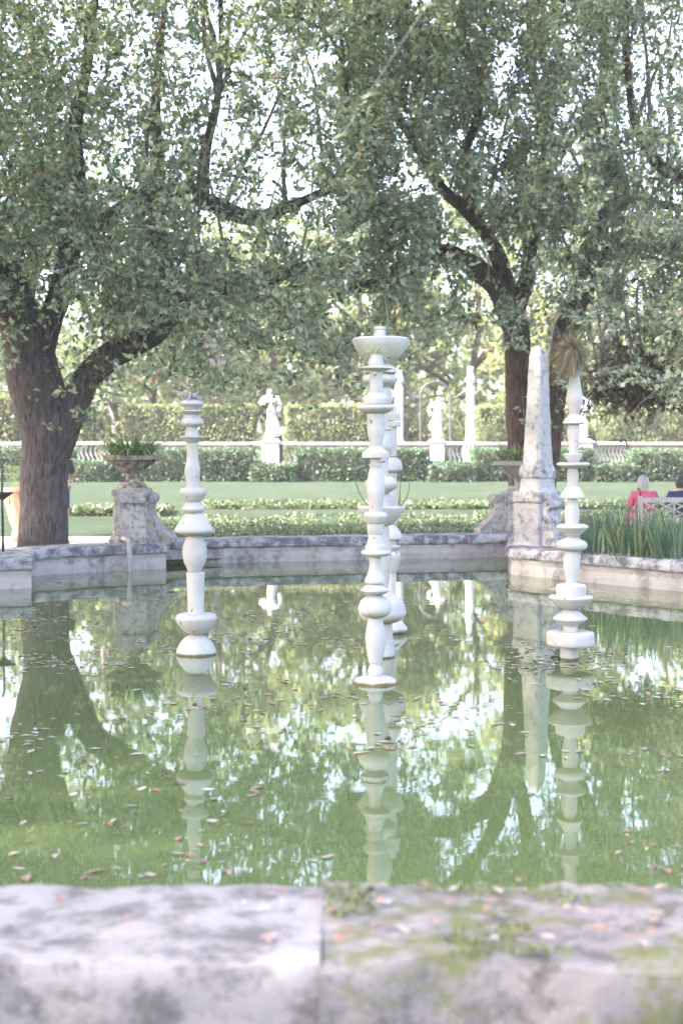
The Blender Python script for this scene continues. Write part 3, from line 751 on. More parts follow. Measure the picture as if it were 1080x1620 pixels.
def twig_leaves(C, nl, L, tw=.30, droop=0.0):
    """sprays of leaves on thin twigs around the cluster points C"""
    N = len(C); d = unit(rng.normal(size=(N, 3)) + np.array([0, 0, .15 - droop])); ln = rng.uniform(.6, 1.4, N)[:, None] * tw
    a = C - d * ln * .5; e = C + d * ln * .5
    t = rng.uniform(.1, 1.05, (N, nl)); base = a[:, None, :] + (e - a)[:, None, :] * t[..., None] + rng.normal(0, .028 * tw / .3, (N, nl, 3))
    ld = unit(d[:, None, :] * .7 + rng.normal(size=(N, nl, 3)) * .8)
    lv, lq = leaves(base.reshape(-1, 3), ld.reshape(-1, 3), rng.uniform(.65, 1.25, N * nl) * L)
    sv, sq = sticks(a, e, np.full(N, .006), np.full(N, .0025))
    return (lv, lq, 0), (sv, sq, 1)
def clumps(x0, x1, y0, y1, n, Yr, tries=400000):
    """cluster centres by the crown's density with gaps from a 3D noise"""
    out = []
    for _ in range(tries):
        if len(out) >= n: break
        x = random.uniform(x0, x1); y = random.uniform(y0, y1); Y = random.uniform(*Yr); p = at(x, y, Y)
        q = dens(x, y) if y > 0 else .75
        w = Vector((p.x, p.y * .12, p.z)); g = .5 + .55 * nz(w, .8, 2) + .95 * nz(w, 2.3, 7) + .3 * nz(p, 1.6, 5)
        if random.random() < q * 1.25 and g > .30 + (1 - q) * .55: out.append(p)
    return np.array([tuple(p) for p in out])
def poly_sticks(lines):
    A = []; B = []; r0 = []; r1 = []
    for pts, r in lines:
        n = len(pts) - 1
        for i in range(n):
            A.append(pts[i]); B.append(pts[i + 1]); r0.append(r * (1 - .75 * i / n)); r1.append(r * (1 - .75 * (i + 1) / n))
    v, q = sticks(np.array([tuple(p) for p in A]), np.array([tuple(p) for p in B]), np.array(r0), np.array(r1)); return (v, q, 1)
def shoot_clusters(lines, step=.16):
    C = []
    for pts, r in lines:
        for i in range(len(pts) - 1):
            k = max(1, int((pts[i + 1] - pts[i]).length / step))
            for j in range(k):
                if random.random() < .75: C.append(pts[i].lerp(pts[i + 1], random.random()) + Vector((random.gauss(0, .14), random.gauss(0, .14), random.gauss(0, .1))))
    return np.array([tuple(p) for p in C])
def big_tree(label, cat_loc, trunk_fn, xr, Yr, n_in, n_shoot, bark, extra=None, mats=None, cover=3):
    root = empty('oak_tree', cat_loc, label, 'tree')
    b = MB(); L = trunk_fn(b); b.build('trunk', bark, root, True)
    parts = []
    sh = shoots(L[1:], n_shoot); parts.append(poly_sticks(sh))
    parts += list(twig_leaves(shoot_clusters(sh), 7, .11))
    lc = []
    for V in L[1:]:
        for p in V[len(V) // 6:]:
            for k in range(cover if at_y(p) > 250 else 3): lc.append((p.x + random.gauss(0, .38), p.y + random.gauss(-.35, .35), p.z + random.gauss(.05, .38)))
    parts += list(twig_leaves(np.array(lc), 9, .12, .4))
    C = clumps(xr[0], xr[1], 0, 650, n_in, Yr); parts += list(twig_leaves(C, 11, .125, .40, .2))
    # long thin curving twigs hanging in the crown
    tw = []
    for p in C[:: max(1, len(C) // 260)]:
        q = Vector(p); d = Vector((random.gauss(0, 1), random.gauss(0, .6), random.gauss(-.1, .5))).normalized(); pts = [q.copy()]
        for j in range(7): d = (d + Vector((random.gauss(0, .3), random.gauss(0, .3), random.gauss(0, .25)))).normalized(); q = q + d * .14; pts.append(q.copy())
        tw.append((pts, .011))
    parts.append(poly_sticks(tw))
    if extra is not None: parts += extra()
    v, q, m = join_np(parts); np_mesh('crown', v, q, mats or [M['oak'], M['twig']], root, m)
    return root
def shade_dome(cx, cy, cz, rx, ry, rz, n, L=.16):
    """unseen leafy upper crown, added above the picture to block the sun"""
    def f():
        v = unit(rng.normal(size=(n * 3, 3))) * (rng.uniform(.25, 1, (n * 3, 1)) ** .4)
        v = v[:n]; C = v * np.array([rx, ry, rz]) + np.array([cx, cy, cz])
        keep = np.array([at_y(p) < 0 or abs(p[0]) > .27 * p[1] + .4 for p in C]); return list(twig_leaves(C[keep], 12, L, .5))
    return f
def at_y(p):
    # picture row of a point, to keep the cheap large upper leaves out of the visible crown
    if p[1] < .5: return -1
    v = Vector((p[0], p[1], p[2] - ZC)); dep = v.y * CP - v.z * SP; return 810 - FPX * (v.y * SP + v.z * CP) / dep
YL = 23.0
def left_oak(b):
    tr = limb(b, [(70, 900, 50), (69, 862, 41), (69, 820, 38.5), (70, 770, 37), (72, 720, 38), (74, 680, 42), (66, 640, 45), (54, 595, 42), (45, 550, 39), (30, 500, 34), (8, 440, 28), (-15, 380, 23), (-35, 270, 15), (-40, 120, 8)], YL, 30, .07, 1)
    L = [tr]
    L.append(limb(b, [(82, 715, 30), (100, 672, 30), (118, 640, 24), (142, 594, 22), (185, 558, 22), (240, 528, 19), (295, 480, 16), (345, 455, 14), (410, 445, 12), (490, 420, 9), (560, 410, 6)], YL, 18, .09, 2))
    L.append(limb(b, [(55, 590, 24), (75, 520, 20), (100, 450, 18), (115, 370, 17), (122, 290, 15), (118, 210, 12), (135, 120, 9), (150, 10, 6), (160, -120, 3), (165, -260, .8)], YL, 14, .1, 3))
    L.append(limb(b, [(112, 390, 14, 0), (170, 345, 12, .3), (230, 310, 13, .5), (290, 305, 14, .6), (340, 325, 14, .7), (400, 345, 12, .8), (450, 330, 9, .8), (520, 300, 6, 1)], YL, 14, .12, 4))
    L.append(limb(b, [(285, 485, 14), (262, 420, 12), (245, 340, 12), (250, 260, 12), (246, 180, 8), (255, 60, 5), (268, -60, 3), (275, -200, .8)], YL, 12, .12, 5))
    L.append(limb(b, [(320, 315, 12, .6), (325, 240, 9, .6), (345, 150, 6, .6), (350, 20, 4, .6), (340, -120, 1, .6)], YL, 10, .1, 6))
    L.append(limb(b, [(30, 500, 18, -.2), (-30, 470, 16, -1), (-120, 450, 13, -2), (-240, 440, 9, -3)], YL, 12, .1, 7))
    L.append(limb(b, [(45, 545, 18, 0), (40, 480, 14, 1.5), (60, 400, 12, 3), (90, 300, 9, 4)], YL, 12, .1, 8))
    return L
big_tree('massive forked oak with a thick ridged trunk beside the mossy urn', at(70, 866, YL), left_oak, (-420, 575), (20.4, 26.2), 6000, 46, M['bark'],
         shade_dome(-4.5, 18.5, 12.0, 8, 9.5, 3.6, 7000, .2))  # leaf dome widened out of view to shade the pond
YR = 26.0
def right_oak(b):
    tr = limb(b, [(846, 880, 34), (838, 840, 28), (830, 780, 24), (824, 720, 21), (821, 660, 20), (819, 600, 20), (817, 540, 21), (806, 490, 22), (785, 452, 20), (755, 428, 17), (715, 403, 15), (670, 405, 15), (630, 430, 15), (590, 452, 11), (540, 455, 6)], YR, 20, .12, 11)
    L = [tr]
    L.append(limb(b, [(846, 860, 22), (862, 780, 16), (874, 700, 13), (882, 620, 14), (888, 560, 18), (900, 505, 19), (922, 455, 18), (940, 405, 16), (950, 345, 14), (958, 290, 12), (950, 200, 9), (955, 80, 6), (960, -60, 4)], YR, 16, .12, 12))
    L.append(limb(b, [(806, 490, 15), (795, 430, 14), (772, 375, 12), (735, 330, 11), (700, 300, 9), (665, 240, 8), (620, 160, 6), (600, 40, 4), (590, -100, 1)], YR, 12, .12, 13))
    L.append(limb(b, [(812, 510, 14), (832, 440, 12), (842, 370, 11), (866, 310, 10), (862, 220, 8), (840, 100, 6), (835, -20, 4), (832, -160, 1)], YR, 12, .12, 14))
    L.append(limb(b, [(938, 412, 13), (985, 378, 14), (1035, 385, 16), (1090, 398, 15), (1160, 385, 12), (1260, 350, 8)], YR, 12, .14, 15))
    L.append(limb(b, [(866, 310, 8), (905, 290, 8), (960, 330, 8), (1010, 320, 7), (1080, 330, 5)], YR, 10, .12, 16))
    L.append(limb(b, [(745, 335, 9, .0), (735, 250, 7, -.6), (760, 160, 6, -1), (765, 20, 4, -1), (768, -120, 1, -1)], YR, 10, .12, 17))
    L.append(limb(b, [(672, 402, 10), (640, 350, 9, -.5), (590, 330, 8, -1), (560, 260, 6, -1.2), (545, 120, 4, -1.4), (535, 0, 2.5, -1.4), (530, -90, .8, -1.4)], YR, 10, .12, 18))
    return L
big_tree('twin stemmed oak leaning apart behind the obelisk, with dark rough bark', at(848, 855, YR), right_oak, (540, 985), (22.5, 28), 4400, 56, M['bark_right'],
         shade_dome(3.0, 25, 12.5, 6.5, 7, 4.0, 3000), cover=1)
YT = 24.0
def edge_oak(b):
    tr = limb(b, [(1290, 890, 40), (1285, 820, 34), (1280, 700, 32), (1265, 600, 30), (1250, 480, 26), (1240, 340, 20), (1235, 150, 14), (1230, -80, 8)], YT, 18, .12, 21)
    L = [tr]
    L.append(limb(b, [(1268, 610, 20), (1200, 590, 18), (1130, 596, 16), (1070, 605, 15), (1010, 612, 12), (965, 596, 8), (930, 590, 4)], YT, 12, .16, 22))
    L.append(limb(b, [(1240, 380, 16), (1180, 330, 13), (1110, 290, 11), (1040, 260, 9), (1000, 180, 6), (990, 40, 4), (985, -120, 1)], YT, 12, .12, 23))
    L.append(limb(b, [(1250, 470, 16), (1330, 400, 13), (1430, 330, 10), (1540, 290, 7)], YT, 12, .12, 24))
    return L
big_tree('oak mostly outside the frame, its brown bough hanging in over the seated people', at(1288, 885, YT), edge_oak, (900, 1500), (20.5, 26), 3000, 34, M['bark_right'],
         shade_dome(8.0, 22.5, 11.0, 5.5, 7, 4.2, 2800))
# shrubby brown dead-leaf mass hanging on the bough
def brown_mass():
    C = []
    for _ in range(900):
        x = random.gauss(1010, 38); y = random.gauss(600, 22); p = at(x, y, YT + random.uniform(-.5, .3)); C.append(tuple(p))
    C = np.array(C); d = unit(rng.normal(size=C.shape) * .6 + np.array([0, 0, -1.0])); n = 6
    base = np.repeat(C, n, 0) + rng.normal(0, .05, (len(C) * n, 3)); dd = np.repeat(d, n, 0) + rng.normal(0, .35, (len(C) * n, 3))
    v, q = leaves(base, dd, rng.uniform(.08, .2, len(base)), .22)
    o = np_mesh('hanging_moss', v, q, [M['brownmoss']]); return tag(o, 'shaggy brown mass of moss and dead fronds hanging on the bough over the seated people', 'moss')
brown_mass()
def frond_plant(name, x, y, Y, n, L, w, mat, label, droop=1.4, up=.6, spread=1):
    b = MB(); c = at(x, y, Y)
    for i in range(n):
        a = random.uniform(0, 6.283); d = Vector((math.cos(a) * spread, math.sin(a) * spread * .8, random.uniform(-.1, 1) * up))
        b.blade(c + Vector((random.gauss(0, .06), random.gauss(0, .06), random.gauss(0, .04))), d, L * random.uniform(.6, 1.1), w, droop * random.uniform(.7, 1.3), 7)
    return tag(b.build(name, mat), label, 'plant')
frond_plant('strap_fern', 690, 412, 25.6, 60, .62, .035, M['strapleaf'], 'bright strap leaved fern growing on the left bough of the twin stemmed oak', 2.2, .5)
frond_plant('strap_fern', 915, 435, 25.5, 36, .5, .04, M['brom'], 'blue green fern clinging to the right stem of the twin stemmed oak', 2.6, .9)
frond_plant('strap_fern', 745, 500, 25.7, 60, .35, .03, M['brownmoss'], 'dark withered fern hanging below the left bough of the twin stemmed oak', 3.2, .2)
# unseen trees added left of the pond to keep the sun off it
def side_tree(X, Y, label, h=5.2, cr=(6.2, 5.5, 4.4), n=6500, seed=0):
    root = empty('added_shade_tree', (X, Y, .07), label, 'tree'); b = MB()
    pts = [Vector((X, Y, -.1)), Vector((X + .1, Y, 1.5)), Vector((X - .1, Y + .1, 3.2)), Vector((X, Y, h + 1))]
    b.tube(pts, [.5, .38, .34, .26], 16, 0, .1, 2.4, seed)
    for k in range(6):
        a = k * 1.05 + seed; e = Vector((math.cos(a), math.sin(a), .75)) * 4.2
        b.tube([pts[2] + Vector((0, 0, .3 * k * .3)), pts[2] + e * .5 + Vector((0, 0, .7)), pts[2] + e], [.2, .14, .05], 8, 0, .1, 2.4, seed + k)
    b.build('trunk', M['bark'], root, True)
    v = unit(rng.normal(size=(n, 3))) * (rng.uniform(.2, 1, (n, 1)) ** .45); C = v * np.array(cr) + np.array([X, Y, h + cr[2] * .75])
    a, s2 = twig_leaves(C, 12, .2, .55); vv, q, m = join_np([a, s2]); np_mesh('crown', vv, q, [M['oak'], M['twig']], root, m)
side_tree(-10.4, 5.2, 'broad unseen tree added on the left bank to shade the pond, nearest the camera', seed=1)
side_tree(-10.6, 11.5, 'broad unseen tree added on the left bank to shade the pond, between two others', seed=3)
side_tree(-14.5, 17.5, 'broad unseen tree added on the left bank to shade the pond, farther from the camera', seed=2)

# ------------------------------------------------------------------ hedges and background
def leafy_box(name, x0, x1, Y0, Y1, z0, z1, mat, n, L, label=None, cat='hedge', kind=None, rz=0, lump=.06, parent=None):
    b = MB(); cx, cy, cz = (x0 + x1) / 2, (Y0 + Y1) / 2, (z0 + z1) / 2; h = np.array([(x1 - x0) / 2, (Y1 - Y0) / 2, (z1 - z0) / 2])
    hh = h - np.minimum(.07, h * .3)
    cv = np.array([[sx, sy, sz] for sx in (-1, 1) for sy in (-1, 1) for sz in (-1, 1)]) * hh + np.array([cx, cy, cz])
    cq = np.array([[0, 1, 3, 2], [4, 6, 7, 5], [0, 4, 5, 1], [2, 3, 7, 6], [0, 2, 6, 4], [1, 5, 7, 3]])
    A = np.array([h[1] * h[2], h[1] * h[2], h[0] * h[2], h[0] * h[2] * .3, h[0] * h[1]]); f = rng.choice(5, n, p=A / A.sum())
    u = rng.uniform(-1, 1, (n, 3)); nrm = np.zeros((n, 3))
    for k, (ax, s) in enumerate(((0, -1), (0, 1), (1, -1), (1, 1), (2, 1))):
        sel = f == k; u[sel, ax] = s; nrm[sel, ax] = s
    P = u * h + np.array([cx, cy, cz])
    e = np.array([nz(p, 1.7, 3) for p in P]) * lump + rng.normal(0, .02, n)
    P = P + nrm * e[:, None]; d = nrm * .6 + rng.normal(size=(n, 3)) * .7
    v, q = leaves(P - unit(d) * L * .5, d, rng.uniform(.6, 1.3, n) * L, .6)
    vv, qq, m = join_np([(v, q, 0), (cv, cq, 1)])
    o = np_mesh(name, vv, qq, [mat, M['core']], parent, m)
    if label: tag(o, label, cat)
    if kind: o['kind'] = kind
    return o
# front clipped hedge: tall runs and the lower dips before the balustrades
YH = 44.0
zh = lambda y: zat(y, YH)
HEDGE = [(-160, 110, 706, 'tall dark clipped hedge run behind the big oak trunk'), (110, 178, 731, 'low dark hedge dip before the balustrade beside the oak trunk'),
         (178, 396, 708, 'tall dark clipped hedge run behind the leftmost totem'), (396, 468, 734, 'low dark hedge dip at the foot of the hooded statue'),
         (468, 678, 708, 'tall dark clipped hedge run behind the middle totem cluster'), (678, 750, 734, 'low dark hedge dip at the foot of the bare headed statue'),
         (750, 940, 708, 'tall dark clipped hedge run behind the obelisk'), (940, 1000, 734, 'low dark hedge dip before the balustrade right of the rightmost totem'),
         (1000, 1260, 710, 'tall dark clipped hedge run behind the people on the bench')]
for x0, x1, yt, lb in HEDGE:
    w = xat(x1, YH) - xat(x0, YH)
    leafy_box('clipped_hedge', xat(x0, YH), xat(x1, YH), YH - (.25 if yt > 720 else 0), YH + 1.3, ground_z(YH) - .1, zh(yt + (3 if yt < 720 else 0)), M['hedge_dark'], int(1500 * w), .10, lb, lump=.07)
# tall pale hedges behind the balustrade
YB = 52.0
for x0, x1, yt, lb in [(-140, 20, 628, 'tall pale clipped hedge at the left edge beyond the oak'), (118, 144, 640, 'narrow end of pale hedge just right of the oak trunk'),
                       (193, 400, 641, 'tall pale clipped hedge behind the leftmost totem'), (453, 606, 641, 'tall pale clipped hedge between hooded statue and middle totems'),
                       (755, 905, 643, 'tall pale clipped hedge behind the twin stemmed oak'), (945, 1220, 645, 'tall loose pale hedge behind the right balustrade')]:
    w = xat(x1, YB) - xat(x0, YB)
    leafy_box('clipped_hedge', xat(x0, YB), xat(x1, YB), YB, YB + 1.6, .7, zat(yt, YB), M['hedge_light'], int(1500 * w), .13, lb, lump=.12 if x0 < 900 else .3)
# low parterre hedge and ground cover
leafy_box('low_hedge', -3.6, 10, 33.4, 35.4, 0.2, .45, M['cover'], 9000, .09, 'long low clipped border hedge crossing the lawn', lump=.05)
leafy_box('low_hedge', -7.2, -3.9, 31.5, 33.0, 0.1, .42, M['cover'], 3500, .10, 'short low hedge beside the pale path, behind the oak', lump=.05)
leafy_box('low_shrub', -4.15, -3.55, 26.2, 27.8, .0, .42, M['far_yellow'], 1500, .08, 'yellow green low shrub at the path edge left of the urn pedestal', 'shrub', lump=.1)
leafy_box('ground_cover', -3.9, 3.2, 24.3, 32.0, 0.0, .22, M['cover'], 26000, .075, kind='stuff', lump=.10)
leafy_box('ground_cover', 2.9, 9, 28.5, 32.0, .02, .32, M['cover'], 8000, .085, kind='stuff', lump=.09)
leafy_box('ground_cover', -7.6, -5.55, 21.2, 23.0, .02, .38, M['hedge_dark'], 3000, .085, kind='stuff', lump=.12)
# balustrade walls
YW = 46.6
zw = lambda y: zat(y, YW)
def wall_piece(x0, x1, lb):
    a, c = xat(x0, YW), xat(x1, YW); o = empty('garden_wall', ((a + c) / 2, YW, .8), lb, 'wall')
    b = MB(); b.box(((a + c) / 2, YW, (.6 + zw(705)) / 2), ((c - a) / 2, .15, (zw(705) - .6) / 2)); b.build('wall_body', M['pink'], o)
    b = MB(); b.box(((a + c) / 2, YW - .02, (zw(705) + zw(699.5)) / 2 + .003), ((c - a) / 2, .24, (zw(699.5) - zw(705)) / 2), bev=.015); b.build('coping', M['greycap'], o)
def balustrade(x0, x1, n, lb, skip=None):
    a, c = xat(x0, YW), xat(x1, YW); o = empty('balustrade', ((a + c) / 2, YW, .9), lb, 'balustrade')
    b = MB(); b.box(((a + c) / 2, YW - .02, (zw(704) + zw(699.3)) / 2), ((c - a) / 2 - .003, .25, (zw(699.3) - zw(704)) / 2), bev=.015); b.build('top_rail', M['white'], o)
    b = MB(); b.box(((a + c) / 2, YW, .62 + (zw(734) - .62) / 2), ((c - a) / 2 - .003, .2, (zw(734) - .62) / 2)); b.build('plinth', M['white'], o)
    for i in range(n):
        X = a + (c - a) * (i + .5) / n
        if skip and skip[0] < X < skip[1]: continue
        b = MB(); pts = [Vector((X + .05 * math.sin(t * 6.283 + .4), YW, zw(734) + (zw(704) - zw(734)) * t)) for t in np.linspace(0, 1, 15)]
        b.tube(pts, [.026 + .014 * math.sin(t * 9.4) ** 2 for t in np.linspace(0, 1, 15)], 8); b.build('baluster', M['white'], o, True)
wall_piece(-160, 112, 'pink garden wall with white coping behind the oak trunk, at the far left')
balustrade(113, 178, 9, 'white wavy balustrade between the oak trunk and the mossy urn')
wall_piece(179, 396, 'pink garden wall with white coping behind the leftmost totem')
ped1 = (xat(413, YW) - .12, xat(444, YW) + .12); balustrade(397, 467, 10, 'white wavy balustrade on both sides of the hooded statue', ped1)
wall_piece(468, 622, 'pink garden wall with white coping between hooded statue and middle totems')
wall_piece(623, 679, 'short pink wall stretch beside the middle totems, under the iron gate')
ped2 = (xat(680, YW) - .12, xat(703, YW) + .08); balustrade(680, 748, 10, 'white wavy balustrade between bare headed statue and tall column', ped2)
wall_piece(749, 942, 'pink garden wall with white coping behind the obelisk')
balustrade(943, 992, 8, 'white wavy balustrade right of the rightmost totem')
wall_piece(993, 1260, 'pink garden wall with white coping behind the seated people')
# ------------------------------------------------------------------ figures
def skinned(name, pts, edges, mat, parent=None, sub=2, root=0):
    """one continuous surface grown over a skeleton: pts = [(x, y, z, rx, ry)]"""
    me = bpy.data.meshes.new(name); me.from_pydata([p[:3] for p in pts], edges, []); o = bpy.data.objects.new(name, me); COL.objects.link(o)
    sk = o.modifiers.new('Skin', 'SKIN'); sk.use_smooth_shade = True
    for v, p in zip(me.skin_vertices[0].data, pts): v.radius = (p[3], p[4] if len(p) > 4 else p[3])
    me.skin_vertices[0].data[root].use_root = True
    ss = o.modifiers.new('Sub', 'SUBSURF'); ss.levels = sub; ss.render_levels = sub
    dg = bpy.context.evaluated_depsgraph_get(); me2 = bpy.data.meshes.new_from_object(o.evaluated_get(dg))
    bpy.data.objects.remove(o); me2.name = name; me2.materials.clear(); me2.materials.append(mat)
    me2.polygons.foreach_set('use_smooth', [True] * len(me2.polygons))
    return link(name, me2, parent)
def place(pts, c, rz, s=1.0):
    r = Matrix.Rotation(rz, 3, 'Z'); out = []
    for p in pts:
        q = r @ (Vector(p[:3]) * s) + Vector(c); out.append((q.x, q.y, q.z, p[3] * s, (p[4] if len(p) > 4 else p[3]) * s))
    return out
def chain(n): return [(i, i + 1) for i in range(n - 1)]
def head_bm(c, s, mat, name, parent, rz=0, hair=None, hair_name='hair', long=0):
    """head with brow, nose, chin and ears (faces local -Y), and a hair cap"""
    def shape(sc, hairy):
        b = MB(); vs = []; fs = []; U, Vn = 24, 16; rot = Matrix.Rotation(rz, 3, 'Z')
        for i in range(Vn + 1):
            th = math.pi * i / Vn
            for k in range(U):
                a = 2 * math.pi * k / U; x = math.sin(th) * math.cos(a); y = math.sin(th) * math.sin(a); z = math.cos(th)
                p = Vector((x * .078, y * .098, z * .118)); f = max(0, -y)
                if z < 0: p.x *= 1 + .22 * z; p.y *= (1 + .12 * z)
                if not hairy:
                    p.y -= .020 * math.exp(-((x / .16) ** 2) - ((z + .12) / .2) ** 2) * (y < 0)           # nose
                    p.y -= .008 * math.exp(-((x / .3) ** 2) - ((z + .8) / .15) ** 2) * (y < 0)             # chin
                    p.y += .008 * math.exp(-(((abs(x) - .38) / .14) ** 2) - ((z - .08) / .12) ** 2) * (y < 0)  # eye sockets
                    p.y -= .004 * math.exp(-((x / .3) ** 2) - ((z + .45) / .08) ** 2) * (y < 0)            # mouth
                    p.x += .016 * math.copysign(1, x) * math.exp(-((y - .1) / .2) ** 2 - (z / .28) ** 2) * (abs(x) > .7)  # ears
                else:
                    cut = -.15 if y > -.1 else .42
                    lo = -.75 - long if y > -.05 else (.2 if y > -.5 else .5)
                    if z < lo: z2 = lo; p.z = z2 * .118; sc2 = .55; p.x *= sc2 if y < -.05 else .9; p.y *= sc2 if y < -.05 else .95
                    if y > -.05 and z < 0: p.z *= 1 + long
                    p = p * 1.0 + Vector((x, y, z)) * (.026 + .008 * nz((x * 3, y * 3, z * 3), 2, 4))
                vs.append(rot @ (p * sc) + Vector(c))
        for i in range(Vn):
            for k in range(U):
                a, q = i * U + k, i * U + (k + 1) % U; fs.append((a, a + U, q + U, q))
        b.add(vs, fs); return b
    o = shape(s, False).build(name, mat, parent, True)
    if hair is not None: shape(s, True).build(hair_name, hair, parent, True)
    return o
def hand_pts(wr, d, side, pts, edges, iw, s=1):
    """palm with four fingers and a thumb appended to the skeleton"""
    wr = Vector(wr); d = Vector(d).normalized(); side = Vector(side).normalized()
    palm = wr + d * .07 * s; pts.append((*palm, .026 * s, .020 * s)); ip = len(pts) - 1; edges.append((iw, ip))
    for k in range(4):
        off = (k - 1.5) * .018 * s; L = (.06, .07, .066, .05)[k] * s
        a = palm + side * off + d * .03 * s; e = a + d * L * .55 + Vector((0, 0, -.004)); f = e + d * L * .4 + Vector((0, 0, -.012))
        n = len(pts); pts += [(*a, .009 * s), (*e, .0085 * s), (*f, .007 * s)]; edges += [(ip, n), (n, n + 1), (n + 1, n + 2)]
    a = wr + d * .03 * s + side * .032 * s; e = a + (d + side).normalized() * .04 * s; n = len(pts)
    pts += [(*a, .011 * s), (*e, .009 * s)]; edges += [(ip, n), (n, n + 1)]
def person(label, c, rz, pose, shirt, pants, hair, long=0, shoes=None):
    """pose: joint dict in metres, local frame facing -Y"""
    root = empty('person', c, label, 'person'); J = pose
    names = ['pelvis', 'waist', 'chest', 'neck', 'head', 'sl', 'el', 'wl', 'sr', 'er', 'wr', 'hl', 'kl', 'al', 'tl', 'hr', 'kr', 'ar', 'tr']
    rad = dict(pelvis=(.15, .11), waist=(.135, .10), chest=(.16, .11), neck=(.055, .055), head=(.06, .07), sl=(.055,), el=(.042,), wl=(.028,), sr=(.055,), er=(.042,), wr=(.028,), hl=(.085,), kl=(.058,), al=(.04,), tl=(.035,), hr=(.085,), kr=(.058,), ar=(.04,), tr=(.035,))
    idx = {k: i for i, k in enumerate(names)}; E = [(idx[a], idx[b_]) for a, b_ in [('pelvis', 'waist'), ('waist', 'chest'), ('chest', 'neck'), ('neck', 'head'), ('chest', 'sl'), ('sl', 'el'), ('el', 'wl'), ('chest', 'sr'), ('sr', 'er'), ('er', 'wr'), ('pelvis', 'hl'), ('hl', 'kl'), ('kl', 'al'), ('al', 'tl'), ('pelvis', 'hr'), ('hr', 'kr'), ('kr', 'ar'), ('ar', 'tr')]]
    pts = [(*J[k], *(rad[k])) for k in names]
    for el, wr in (('el', 'wl'), ('er', 'wr')):
        d = Vector(J[wr]) - Vector(J[el]); hand_pts(J[wr], d, Vector((1 if el == 'er' else -1, 0, 0)) * -1, pts, E, idx[wr])
    skinned('body', place(pts, c, rz), E, M['skin'], root)
    r3 = Matrix.Rotation(rz, 3, 'Z'); hc = r3 @ (Vector(J['head']) + Vector((0, -.015, .04))) + Vector(c)
    head_bm(hc, 1.0, M['skin'], 'head', root, rz, hair, long=long)
    g = 1.16; sl = .62
    def cloth(nm, keys, edges, mat, grow, cut=None):
        P = [];
        for k in keys:
            if isinstance(k, tuple) and len(k) == 4: P.append((*Vector(J[k[0]]).lerp(Vector(J[k[1]]), k[2]), k[3], k[3] * .95))
            elif isinstance(k, tuple): a, b_, t = k; p = Vector(J[a]).lerp(Vector(J[b_]), t); r0 = rad[b_]; P.append((*p, *[q * grow + .012 for q in (r0 if len(r0) > 1 else (r0[0], r0[0]))]))
            else: r0 = rad[k]; P.append((*J[k], *[q * grow + .008 for q in (r0 if len(r0) > 1 else (r0[0], r0[0]))]))
        skinned(nm, place(P, c, rz), edges, mat, root)
    if pose.get('long'):
        cloth('shirt', ['pelvis', 'waist', 'chest', 'sl', 'el', ('el', 'wl', .92), 'sr', 'er', ('er', 'wr', .92), ('chest', 'neck', .55, .105), ('chest', 'neck', .92, .066)], [(0, 1), (1, 2), (2, 3), (3, 4), (4, 5), (2, 6), (6, 7), (7, 8), (2, 9), (9, 10)], shirt, 1.22)
        cloth('trousers', ['pelvis', 'hl', 'kl', ('kl', 'al', .93), 'hr', 'kr', ('kr', 'ar', .93)], [(0, 1), (1, 2), (2, 3), (0, 4), (4, 5), (5, 6)], pants, 1.12)
    else:
        cloth('shirt', ['pelvis', 'waist', 'chest', 'sl', ('sl', 'el', .75), 'sr', ('sr', 'er', .75), ('chest', 'neck', .55, .105), ('chest', 'neck', .92, .066)], [(0, 1), (1, 2), (2, 3), (3, 4), (2, 5), (5, 6), (2, 7), (7, 8)], shirt, 1.22)
        cloth('shorts', ['pelvis', 'hl', ('hl', 'kl', .85), 'hr', ('hr', 'kr', .85)], [(0, 1), (1, 2), (0, 3), (3, 4)], pants, 1.22)
    for a, t in (('al', 'tl'), ('ar', 'tr')):
        P = [(*J[a][:2], J[a][2] - .02, .045), (*J[t], .045), (J[t][0], J[t][1] - .05, J[t][2], .035)]
        skinned('shoe', place(P, c, rz), [(0, 1), (1, 2)], M['strap'], root)
    return root
SIT = dict(pelvis=(0, .02, .53), waist=(0, .06, .68), chest=(0, .05, .83), neck=(0, .03, .96), head=(0, .0, 1.03), sl=(.18, .04, .885), el=(.24, -.02, .68), wl=(.13, -.22, .62), sr=(-.18, .04, .885), er=(-.24, -.02, .68), wr=(-.13, -.22, .64),
           hl=(.10, 0, .51), kl=(.13, -.44, .52), al=(.13, -.46, .09), tl=(.13, -.58, .045), hr=(-.10, 0, .51), kr=(-.13, -.44, .52), ar=(-.13, -.46, .09), tr=(-.13, -.58, .045), long=True)
STAND = dict(pelvis=(0, 0, .95), waist=(0, .01, 1.10), chest=(0, .01, 1.33), neck=(0, 0, 1.50), head=(0, -.02, 1.60), sl=(.20, .01, 1.42), el=(.25, .02, 1.13), wl=(.13, -.20, 1.05), sr=(-.20, .01, 1.42), er=(-.25, .02, 1.13), wr=(-.13, -.20, 1.05),
             hl=(.10, 0, .90), kl=(.11, -.02, .50), al=(.11, .02, .09), tl=(.12, -.12, .045), hr=(-.10, 0, .90), kr=(-.11, -.02, .50), ar=(-.11, .02, .09), tr=(-.12, -.12, .045))
